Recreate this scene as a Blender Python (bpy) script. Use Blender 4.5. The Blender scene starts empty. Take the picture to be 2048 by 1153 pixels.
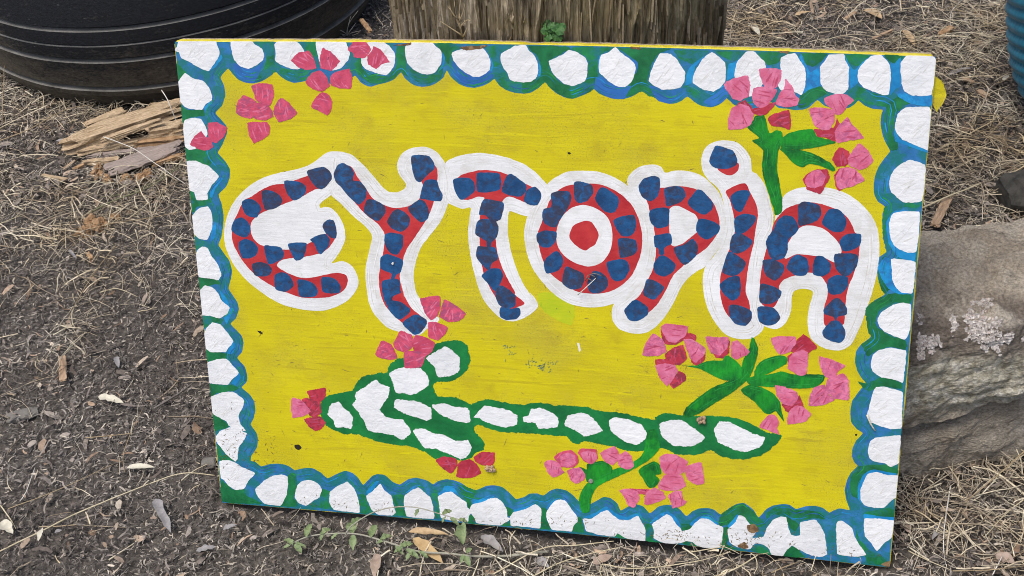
import bpy, bmesh, math, random
import numpy as np
from mathutils import Vector, Matrix, noise
from mathutils.geometry import tessellate_polygon

random.seed(7)
RNG = np.random.default_rng(11)
SC = bpy.context.scene
COL = SC.collection

# ------------------------------------------------------------------ camera
cam_data = bpy.data.cameras.new("camera")
cam_data.sensor_fit = 'HORIZONTAL'
cam_data.sensor_width = 36.0
cam_data.lens = 2650.0 / 2048.0 * 36.0
cam_data.clip_start = 0.02
cam_data.clip_end = 500.0
cam = bpy.data.objects.new("camera", cam_data)
CAM_ROT = Matrix(((0.97661153, -0.05685199, 0.20735905),
                  (0.19554030, 0.63587717, -0.74660848),
                  (-0.08940871, 0.76969349, 0.63212183)))
CAM_LOC = Vector((0.8463065, -1.2326629, 1.5141647))
cam.matrix_world = Matrix.Translation(CAM_LOC) @ CAM_ROT.to_4x4()
COL.objects.link(cam)
SC.camera = cam

# ------------------------------------------------------------------ sky, sun, exposure (soft overcast daylight)
SUN_ELEV, SUN_AZ = math.radians(68), math.radians(215)
world = bpy.data.worlds.new("World")
SC.world = world
world.use_nodes = True
wn = world.node_tree
sky = wn.nodes.new('ShaderNodeTexSky')
sky.sky_type = 'NISHITA'
sky.sun_disc = False
sky.sun_elevation = SUN_ELEV
sky.sun_rotation = SUN_AZ
sky.air_density = 1.0
sky.dust_density = 4.0
sky.ozone_density = 1.0
wn.links.new(sky.outputs[0], wn.nodes['Background'].inputs[0])
wn.nodes['Background'].inputs[1].default_value = 0.11
sun_data = bpy.data.lights.new("sun", 'SUN')
sun_data.energy = 1.5
sun_data.angle = math.radians(24)
sun_data.color = (1.0, 0.96, 0.91)
sun = bpy.data.objects.new("sun", sun_data)
sdir = Vector((math.sin(SUN_AZ) * math.cos(SUN_ELEV), math.cos(SUN_AZ) * math.cos(SUN_ELEV), math.sin(SUN_ELEV)))
sun.rotation_euler = sdir.to_track_quat('Z', 'Y').to_euler()
sun.location = sdir * 10
COL.objects.link(sun)
SC.view_settings.view_transform = 'Standard'
SC.view_settings.look = 'None'
SC.view_settings.gamma = 1.0
SC.view_settings.use_curve_mapping = False
SC.view_settings.exposure = 0.55
SC.cycles.use_denoising = True
SC.cycles.denoising_input_passes = 'RGB_ALBEDO_NORMAL'
SC.cycles.denoising_prefilter = 'ACCURATE'        # keeps the fine grain of litter, bark and stone
SC.cycles.pixel_filter_type = 'BLACKMAN_HARRIS'
SC.cycles.filter_width = 1.0


# ------------------------------------------------------------------ helpers
def tag(o, label=None, cat=None, group=None, kind=None):
    if label: o["label"] = label
    if cat: o["category"] = cat
    if group: o["group"] = group
    if kind: o["kind"] = kind
    return o

def empty(name, loc, rot=(0, 0, 0)):
    o = bpy.data.objects.new(name, None)
    o.location = loc
    o.rotation_euler = rot
    o.empty_display_size = 0.05
    COL.objects.link(o)
    return o

def meshobj(name, verts, faces, mat, parent=None, smooth=False):
    me = bpy.data.meshes.new(name)
    me.from_pydata([tuple(v) for v in verts], [], [tuple(f) for f in faces])
    if smooth:
        me.polygons.foreach_set("use_smooth", [True] * len(me.polygons))
    me.materials.append(mat)
    me.update()
    o = bpy.data.objects.new(name, me)
    COL.objects.link(o)
    if parent: o.parent = parent
    return o

def big_mesh(name, verts, quads, mat, smooth=False):
    """fast mesh from numpy arrays (n,3) and (m,k)"""
    me = bpy.data.meshes.new(name)
    k = quads.shape[1]
    me.vertices.add(len(verts))
    me.vertices.foreach_set("co", verts.astype(np.float32).ravel())
    me.loops.add(quads.size)
    me.loops.foreach_set("vertex_index", quads.astype(np.int32).ravel())
    me.polygons.add(len(quads))
    me.polygons.foreach_set("loop_start", np.arange(0, quads.size, k, dtype=np.int32))
    me.polygons.foreach_set("loop_total", np.full(len(quads), k, dtype=np.int32))
    if smooth:
        me.polygons.foreach_set("use_smooth", np.ones(len(quads), dtype=bool))
    me.update(calc_edges=True)
    me.materials.append(mat)
    o = bpy.data.objects.new(name, me)
    COL.objects.link(o)
    return o

def G(x, y, z=0.0):
    """a spot on the ground (or at height z) as seen at photo position x, y"""
    d = CAM_ROT @ Vector(((x - 1024) / 2650, -(y - 576.5) / 2650, -1))
    s = (z - CAM_LOC.z) / d.z
    return CAM_LOC + d * s

def atY(x, y, Y):
    d = CAM_ROT @ Vector(((x - 1024) / 2650, -(y - 576.5) / 2650, -1))
    return CAM_LOC + d * ((Y - CAM_LOC.y) / d.y)

class NT:
    def __init__(self, name):
        self.m = bpy.data.materials.new(name)
        self.m.use_nodes = True
        self.t = self.m.node_tree
        self.b = self.t.nodes['Principled BSDF']
    def n(self, kind, **kw):
        nd = self.t.nodes.new(kind)
        for k, v in kw.items():
            if k in nd.inputs: nd.inputs[k].default_value = v
            else: setattr(nd, k, v)
        return nd
    def l(self, a, b): self.t.links.new(a, b)
    def coord(self, scale=(1, 1, 1), which='Object'):
        tc = self.n('ShaderNodeTexCoord')
        mp = self.n('ShaderNodeMapping')
        mp.inputs['Scale'].default_value = scale
        self.l(tc.outputs[which], mp.inputs['Vector'])
        return mp.outputs[0]
    def noise(self, vec, scale, detail=3.0, rough=0.55, dist=0.0):
        nd = self.n('ShaderNodeTexNoise', Scale=scale, Detail=detail, Roughness=rough, Distortion=dist)
        self.l(vec, nd.inputs['Vector'])
        return nd.outputs['Fac']
    def ramp(self, fac, stops, interp='LINEAR'):
        nd = self.n('ShaderNodeValToRGB')
        cr = nd.color_ramp
        cr.interpolation = interp
        while len(cr.elements) < len(stops): cr.elements.new(0.5)
        for e, (p, c) in zip(cr.elements, stops):
            e.position = p
            e.color = (c[0], c[1], c[2], 1) if not isinstance(c, (int, float)) else (c, c, c, 1)
        self.l(fac, nd.inputs[0])
        return nd.outputs[0]
    def mix(self, fac, a, b, mode='MIX'):
        nd = self.n('ShaderNodeMix', data_type='RGBA', blend_type=mode)
        for s, v in ((nd.inputs[0], fac), (nd.inputs[6], a), (nd.inputs[7], b)):
            if hasattr(v, 'is_linked'): self.l(v, s)
            elif isinstance(v, (int, float)): s.default_value = v
            else: s.default_value = (v[0], v[1], v[2], 1)
        return nd.outputs[2]
    def math(self, op, a, b=0.0):
        nd = self.n('ShaderNodeMath', operation=op)
        for s, v in ((nd.inputs[0], a), (nd.inputs[1], b)):
            if hasattr(v, 'is_linked'): self.l(v, s)
            else: s.default_value = v
        return nd.outputs[0]
    def rand(self):
        return self.n('ShaderNodeObjectInfo').outputs['Random']
    def island(self):
        return self.n('ShaderNodeNewGeometry').outputs['Random Per Island']
    def bump(self, height, strength=0.3, dist=0.001, normal=None):
        nd = self.n('ShaderNodeBump', Strength=strength, Distance=dist)
        self.l(height, nd.inputs['Height'])
        if normal is not None: self.l(normal, nd.inputs['Normal'])
        return nd.outputs[0]
    def done(self, color, rough=0.6, normal=None, spec=0.4):
        if hasattr(color, 'is_linked'): self.l(color, self.b.inputs['Base Color'])
        else: self.b.inputs['Base Color'].default_value = (*color, 1)
        if hasattr(rough, 'is_linked'): self.l(rough, self.b.inputs['Roughness'])
        else: self.b.inputs['Roughness'].default_value = rough
        self.b.inputs['Specular IOR Level'].default_value = spec
        if normal is not None: self.l(normal, self.b.inputs['Normal'])
        return self.m

def paint(name, c1, c2, c3=None, scale=18.0, brush=(30, 260, 60), bump=0.35, rough=0.5, c3_at=(0.56, 0.66), vary=0.12, dirt=0.0, lump=0.0, stretch=(1, 1, 1), grain=0.5):
    """house paint brushed on a board: two-tone streaks, patches of a third tone, slightly different from piece to piece"""
    t = NT(name)
    v = t.coord()
    vb = t.coord(brush)
    big = t.noise(t.coord(stretch), scale, 3, 0.6, 0.4)
    fine = t.noise(vb, 1.0, 4, 0.6)
    fac = t.math('ADD', t.math('MULTIPLY', big, 0.7), t.math('MULTIPLY', fine, 0.3))
    col = t.ramp(fac, [(0.36, c1), (0.64, c2)])
    if c3 is not None:
        shift = t.math('MULTIPLY', t.math('SUBTRACT', t.rand(), 0.5), 0.26)
        f3 = t.math('ADD', t.noise(t.coord(stretch), scale * 2.2, 4, 0.65, 0.6), shift)
        col = t.mix(t.ramp(f3, [(c3_at[0], 0.0), (c3_at[1], 0.85)]), col, c3)
    k = t.math('ADD', t.math('MULTIPLY', t.rand(), 2 * vary), 1 - vary)
    hsv = t.n('ShaderNodeHueSaturation')
    t.l(k, hsv.inputs['Value'])
    t.l(col, hsv.inputs['Color'])
    col = hsv.outputs[0]
    if dirt > 0:
        d = t.noise(t.coord((1.0, 1.5, 1.0)), 640, 3, 0.6)
        d2 = t.noise(v, 9, 3, 0.6)
        dm = t.math('MULTIPLY', t.ramp(d, [(0.54, 0.0), (0.68, 1.0)]), t.ramp(d2, [(0.40, 0.25), (0.60, 1.0)]))
        col = t.mix(t.math('MULTIPLY', dm, dirt), col, (0.20, 0.155, 0.05))
        film = t.noise(v, 4.5, 5, 0.65)
        col = t.mix(t.math('MULTIPLY', t.ramp(film, [(0.5, 0.0), (0.75, 1.0)]), dirt * 0.25), col, (0.24, 0.19, 0.10))
    h = t.math('ADD', t.math('MULTIPLY', fine, 0.6), t.math('MULTIPLY', t.noise(v, 330, 3, 0.6), grain))
    if lump > 0:
        h = t.math('ADD', h, t.math('MULTIPLY', t.noise(v, 85, 3, 0.55, 0.5), lump))
    return t.done(col, t.ramp(fine, [(0.3, rough - 0.08), (0.7, rough + 0.12)]), t.bump(h, bump, 0.0012), 0.35)

# ------------------------------------------------------------------ materials
M = {}
M['yellow'] = paint('yellow_paint', (0.55, 0.465, 0.003), (0.66, 0.575, 0.002), (0.48, 0.39, 0.006), 10.0, (12, 260, 30), 0.45, 0.62, (0.48, 0.68), 0.0, 1.0, 0.0, (1.0, 1.5, 1.0), 0.35)
M['white'] = paint('white_paint', (0.72, 0.74, 0.76), (0.82, 0.83, 0.84), None, 24, (50, 180, 60), 0.8, 0.45, vary=0.04, dirt=0.25, lump=1.4, grain=0.1)
M['white_flat'] = paint('white_outline_paint', (0.70, 0.71, 0.71), (0.82, 0.83, 0.84), (0.64, 0.63, 0.60), 16, (30, 210, 60), 0.7, 0.45, (0.52, 0.72), 0.03, 0.25, 0.6, (1, 1, 1), 0.12)
M['band'] = paint('blue_border_paint', (0.020, 0.125, 0.34), (0.034, 0.215, 0.49), (0.010, 0.17, 0.15), 26, (110, 70, 60), 0.45, 0.45, (0.47, 0.64), 0.0, 0.12)
M['green'] = paint('green_border_paint', (0.005, 0.11, 0.036), (0.014, 0.23, 0.075), (0.014, 0.15, 0.22), 30, (110, 70, 60), 0.5, 0.45, (0.52, 0.68), 0.14, 0.1)
M['blue'] = paint('royal_blue_paint', (0.022, 0.11, 0.36), (0.03, 0.17, 0.50), (0.012, 0.15, 0.22), 16, (90, 90, 60), 0.35, 0.45, (0.55, 0.7), 0.1)
M['sky'] = paint('cerulean_paint', (0.008, 0.20, 0.48), (0.02, 0.32, 0.66), (0.02, 0.14, 0.36), 30, (120, 120, 60), 0.45, 0.45, (0.52, 0.68), 0.12)
M['red'] = paint('red_paint', (0.42, 0.020, 0.028), (0.54, 0.042, 0.042), None, 30, (60, 140, 60), 0.45, 0.45, vary=0.04)
M['letter_blue'] = paint('letter_blue_paint', (0.009, 0.055, 0.160), (0.016, 0.108, 0.29), (0.036, 0.034, 0.058), 50, (140, 140, 60), 0.6, 0.4, (0.44, 0.66), 0.14, 0.08, 0.3)
M['arrow'] = paint('arrow_green_paint', (0.006, 0.125, 0.035), (0.010, 0.22, 0.05), (0.008, 0.10, 0.07), 20, (120, 120, 60), 0.45, 0.42, (0.55, 0.7), 0.0)
M['stem'] = paint('leaf_green_paint', (0.003, 0.085, 0.020), (0.014, 0.33, 0.022), None, 30, (260, 60, 60), 0.6, 0.42, vary=0.14)
M['rose'] = paint('rose_paint', (0.50, 0.050, 0.110), (0.67, 0.095, 0.175), (0.32, 0.07, 0.15), 60, (150, 110, 60), 0.7, 0.4, (0.55, 0.70), 0.10, 0.08, 0.4)
M['pink'] = paint('pink_paint', (0.60, 0.10, 0.20), (0.77, 0.23, 0.38), (0.40, 0.09, 0.20), 60, (150, 110, 60), 0.7, 0.4, (0.50, 0.72), 0.08, 0.06, 0.4)
M['crimson'] = paint('crimson_paint', (0.38, 0.022, 0.045), (0.56, 0.05, 0.085), (0.20, 0.03, 0.05), 50, (150, 110, 60), 0.6, 0.42, (0.52, 0.68), 0.12)
M['smear'] = paint('lime_smear_paint', (0.42, 0.52, 0.012), (0.60, 0.60, 0.010), (0.24, 0.42, 0.02), 14, (14, 220, 40), 0.3, 0.5, (0.5, 0.68), 0.0)
M['brown'] = paint('bare_chipboard', (0.20, 0.12, 0.055), (0.34, 0.22, 0.12), (0.10, 0.055, 0.025), 70, (90, 90, 60), 1.0, 0.85, (0.5, 0.6), 0.1)
M['speck'] = NT('dark_hole').done((0.02, 0.014, 0.008), 0.9)
M['streak_white'] = paint('thin_white_streak', (0.62, 0.61, 0.57), (0.74, 0.74, 0.72), (0.56, 0.53, 0.44), 40, (60, 160, 60), 0.5, 0.5, (0.5, 0.7), 0.0)
M['streak_bright'] = paint('thick_white_streak', (0.82, 0.83, 0.84), (0.87, 0.88, 0.89), None, 40, (60, 160, 60), 0.5, 0.4, vary=0.0)
M['streak_teal'] = paint('teal_streak', (0.010, 0.15, 0.20), (0.014, 0.20, 0.17), None, 40, (60, 160, 60), 0.4, 0.45, vary=0.0)
M['streak_navy'] = paint('dark_blue_streak', (0.018, 0.085, 0.27), (0.025, 0.13, 0.38), None, 40, (60, 160, 60), 0.4, 0.45, vary=0.0)
M['streak_green'] = paint('bright_green_streak', (0.010, 0.24, 0.045), (0.03, 0.34, 0.05), None, 40, (60, 160, 60), 0.4, 0.45, vary=0.0)
M['streak_yellow'] = paint('bright_yellow_stroke', (0.605, 0.525, 0.002), (0.675, 0.59, 0.002), None, 14, (12, 260, 30), 0.4, 0.55, vary=0.0, dirt=0.6)
M['streak_ochre'] = paint('dull_yellow_stroke', (0.50, 0.415, 0.005), (0.58, 0.49, 0.004), None, 14, (12, 260, 30), 0.4, 0.65, vary=0.0, dirt=1.0)
M['streak_pink'] = paint('pale_pink_streak', (0.64, 0.12, 0.22), (0.72, 0.19, 0.31), None, 60, (60, 160, 60), 0.4, 0.4, vary=0.0)
M['streak_wine'] = paint('wine_streak', (0.44, 0.06, 0.13), (0.53, 0.085, 0.17), None, 60, (60, 160, 60), 0.4, 0.4, vary=0.0)
M['scuff'] = NT('scuffed_board').done((0.17, 0.12, 0.045), 0.9)
M['smudge'] = NT('blue_green_smudge').done((0.07, 0.15, 0.12), 0.7)
M['chalk'] = NT('chalk_scratch').done((0.75, 0.72, 0.66), 0.8)

def edge_mat():
    t = NT('board_edge')
    v = t.coord((1, 1, 1))
    sep = t.n('ShaderNodeSeparateXYZ')
    t.l(t.n('ShaderNodeTexCoord').outputs['Object'], sep.inputs[0])
    n1 = t.noise(v, 60, 4, 0.6)
    n2 = t.noise(v, 300, 3, 0.6)
    # the yellow coat wraps round the front part of the edge; the back part is bare grey-tan board
    wrap = t.math('ADD', sep.outputs[2], t.math('MULTIPLY', t.math('SUBTRACT', n1, 0.5), 0.010))
    mr = t.n('ShaderNodeMapRange')
    mr.inputs['From Min'].default_value = -0.0150
    mr.inputs['From Max'].default_value = -0.0128
    t.l(wrap, mr.inputs['Value'])
    bare = t.ramp(n2, [(0.35, (0.24, 0.17, 0.10)), (0.65, (0.50, 0.42, 0.33))])
    yel = t.ramp(n1, [(0.35, (0.62, 0.50, 0.012)), (0.7, (0.80, 0.70, 0.08))])
    col = t.mix(mr.outputs[0], bare, yel)
    col = t.mix(t.ramp(n2, [(0.66, 0.0), (0.72, 0.8)]), col, (0.55, 0.50, 0.40))
    return t.done(col, 0.75, t.bump(t.math('ADD', n1, n2), 0.8, 0.002))
M['edge'] = edge_mat()

def litter_mat(name, stops, rough=0.9, wet=(0.62, 0.58, 0.55), dry=(1.22, 1.18, 1.12)):
    t = NT(name)
    c = t.ramp(t.island(), stops)
    n = t.noise(t.coord(), 180, 2, 0.6)
    c = t.mix(1.0, c, t.ramp(n, [(0.3, 0.72), (0.7, 1.2)]), 'MULTIPLY')
    damp = t.noise(t.coord(), 5.5, 4, 0.6, 0.5)          # damp dark and dry dusty patches
    c = t.mix(1.0, c, t.ramp(damp, [(0.36, wet), (0.62, dry)]), 'MULTIPLY')
    return t.done(c, rough, spec=0.2)
M['mulch'] = litter_mat('mulch_bits', [(0.0, (0.036, 0.032, 0.030)), (0.22, (0.083, 0.076, 0.070)), (0.50, (0.155, 0.143, 0.132)), (0.77, (0.25, 0.23, 0.21)), (0.92, (0.38, 0.345, 0.30)), (1.0, (0.54, 0.49, 0.41))], 0.9, (0.70, 0.67, 0.65), (1.18, 1.16, 1.12))
M['straw'] = litter_mat('dry_straw_bits', [(0.0, (0.20, 0.165, 0.125)), (0.22, (0.38, 0.33, 0.26)), (0.5, (0.56, 0.50, 0.39)), (0.8, (0.72, 0.655, 0.50)), (1.0, (0.80, 0.74, 0.58))], 0.65, (0.85, 0.75, 0.62), (1.08, 1.09, 1.10))
M['chipbits'] = litter_mat('bark_crumbs', [(0.0, (0.09, 0.075, 0.066)), (0.4, (0.22, 0.195, 0.178)), (0.65, (0.34, 0.31, 0.285)), (0.80, (0.24, 0.165, 0.115)), (0.92, (0.44, 0.34, 0.26)), (1.0, (0.60, 0.55, 0.47))])

def simple_mat(name, c1, c2, scale=60, rough=0.75, bump=0.4, stretch=(1, 1, 1), dist=0.001, detail=4):
    t = NT(name)
    v = t.coord(stretch)
    n = t.noise(v, scale, detail, 0.62, 0.3)
    return t.done(t.ramp(n, [(0.32, c1), (0.68, c2)]), rough, t.bump(n, bump, dist), 0.25)
M['soil'] = simple_mat('dark_soil', (0.060, 0.052, 0.045), (0.15, 0.132, 0.115), 190, 0.95, 0.9, dist=0.004, detail=6)
M['straw_pale'] = simple_mat('pale_straw', (0.44, 0.38, 0.24), (0.66, 0.58, 0.40), 40, 0.6, 0.2)
M['straw_white'] = simple_mat('bleached_straw', (0.55, 0.52, 0.46), (0.72, 0.69, 0.62), 40, 0.6, 0.2)
M['straw_tan'] = simple_mat('tan_straw', (0.27, 0.20, 0.115), (0.42, 0.33, 0.20), 40, 0.65, 0.2)
M['twig_grey'] = simple_mat('grey_twig', (0.11, 0.095, 0.085), (0.22, 0.20, 0.18), 90, 0.85, 0.5)
M['twig_dark'] = simple_mat('dark_twig', (0.045, 0.04, 0.038), (0.10, 0.09, 0.085), 90, 0.85, 0.5)
M['stalk_green'] = simple_mat('greenish_stalk', (0.14, 0.15, 0.08), (0.26, 0.25, 0.15), 60, 0.7, 0.2)
M['leaf_cream'] = simple_mat('cream_dead_leaf', (0.48, 0.45, 0.36), (0.66, 0.62, 0.50), 80, 0.7, 0.3)
M['leaf_grey'] = simple_mat('grey_dead_leaf', (0.20, 0.19, 0.19), (0.33, 0.315, 0.31), 80, 0.75, 0.3)
M['leaf_tan'] = simple_mat('tan_dead_leaf', (0.36, 0.25, 0.14), (0.54, 0.40, 0.24), 80, 0.7, 0.3)
M['leaf_orange'] = simple_mat('orange_dead_leaf', (0.36, 0.24, 0.12), (0.52, 0.38, 0.20), 80, 0.7, 0.3)
M['leaf_pink'] = simple_mat('pinkish_dead_leaf', (0.27, 0.20, 0.16), (0.42, 0.33, 0.27), 80, 0.7, 0.3)
M['wood_tan'] = simple_mat('rotten_tan_wood', (0.32, 0.22, 0.125), (0.68, 0.53, 0.35), 9, 0.85, 0.9, (4, 60, 60), 0.004)
M['wood_grey'] = simple_mat('weathered_grey_wood', (0.22, 0.175, 0.15), (0.42, 0.35, 0.31), 9, 0.85, 0.8, (4, 60, 60), 0.003)
M['wood_orange'] = simple_mat('crumbly_orange_wood', (0.22, 0.13, 0.065), (0.46, 0.30, 0.17), 70, 0.9, 1.0, dist=0.004)
M['wood_chip'] = simple_mat('wood_chip', (0.32, 0.21, 0.13), (0.50, 0.36, 0.24), 12, 0.8, 0.6, (4, 40, 40), 0.002)
M['plant_dull'] = simple_mat('grey_green_leaf', (0.135, 0.195, 0.085), (0.26, 0.32, 0.165), 120, 0.7, 0.4)
M['plant_stem'] = simple_mat('grey_green_stem', (0.26, 0.25, 0.20), (0.38, 0.37, 0.30), 90, 0.75, 0.3)
M['plant_green'] = simple_mat('fresh_green_leaf', (0.025, 0.085, 0.022), (0.075, 0.19, 0.05), 150, 0.5, 0.5)
M['metal'] = simple_mat('dull_screw', (0.18, 0.17, 0.16), (0.34, 0.32, 0.30), 200, 0.5, 0.3)

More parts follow.
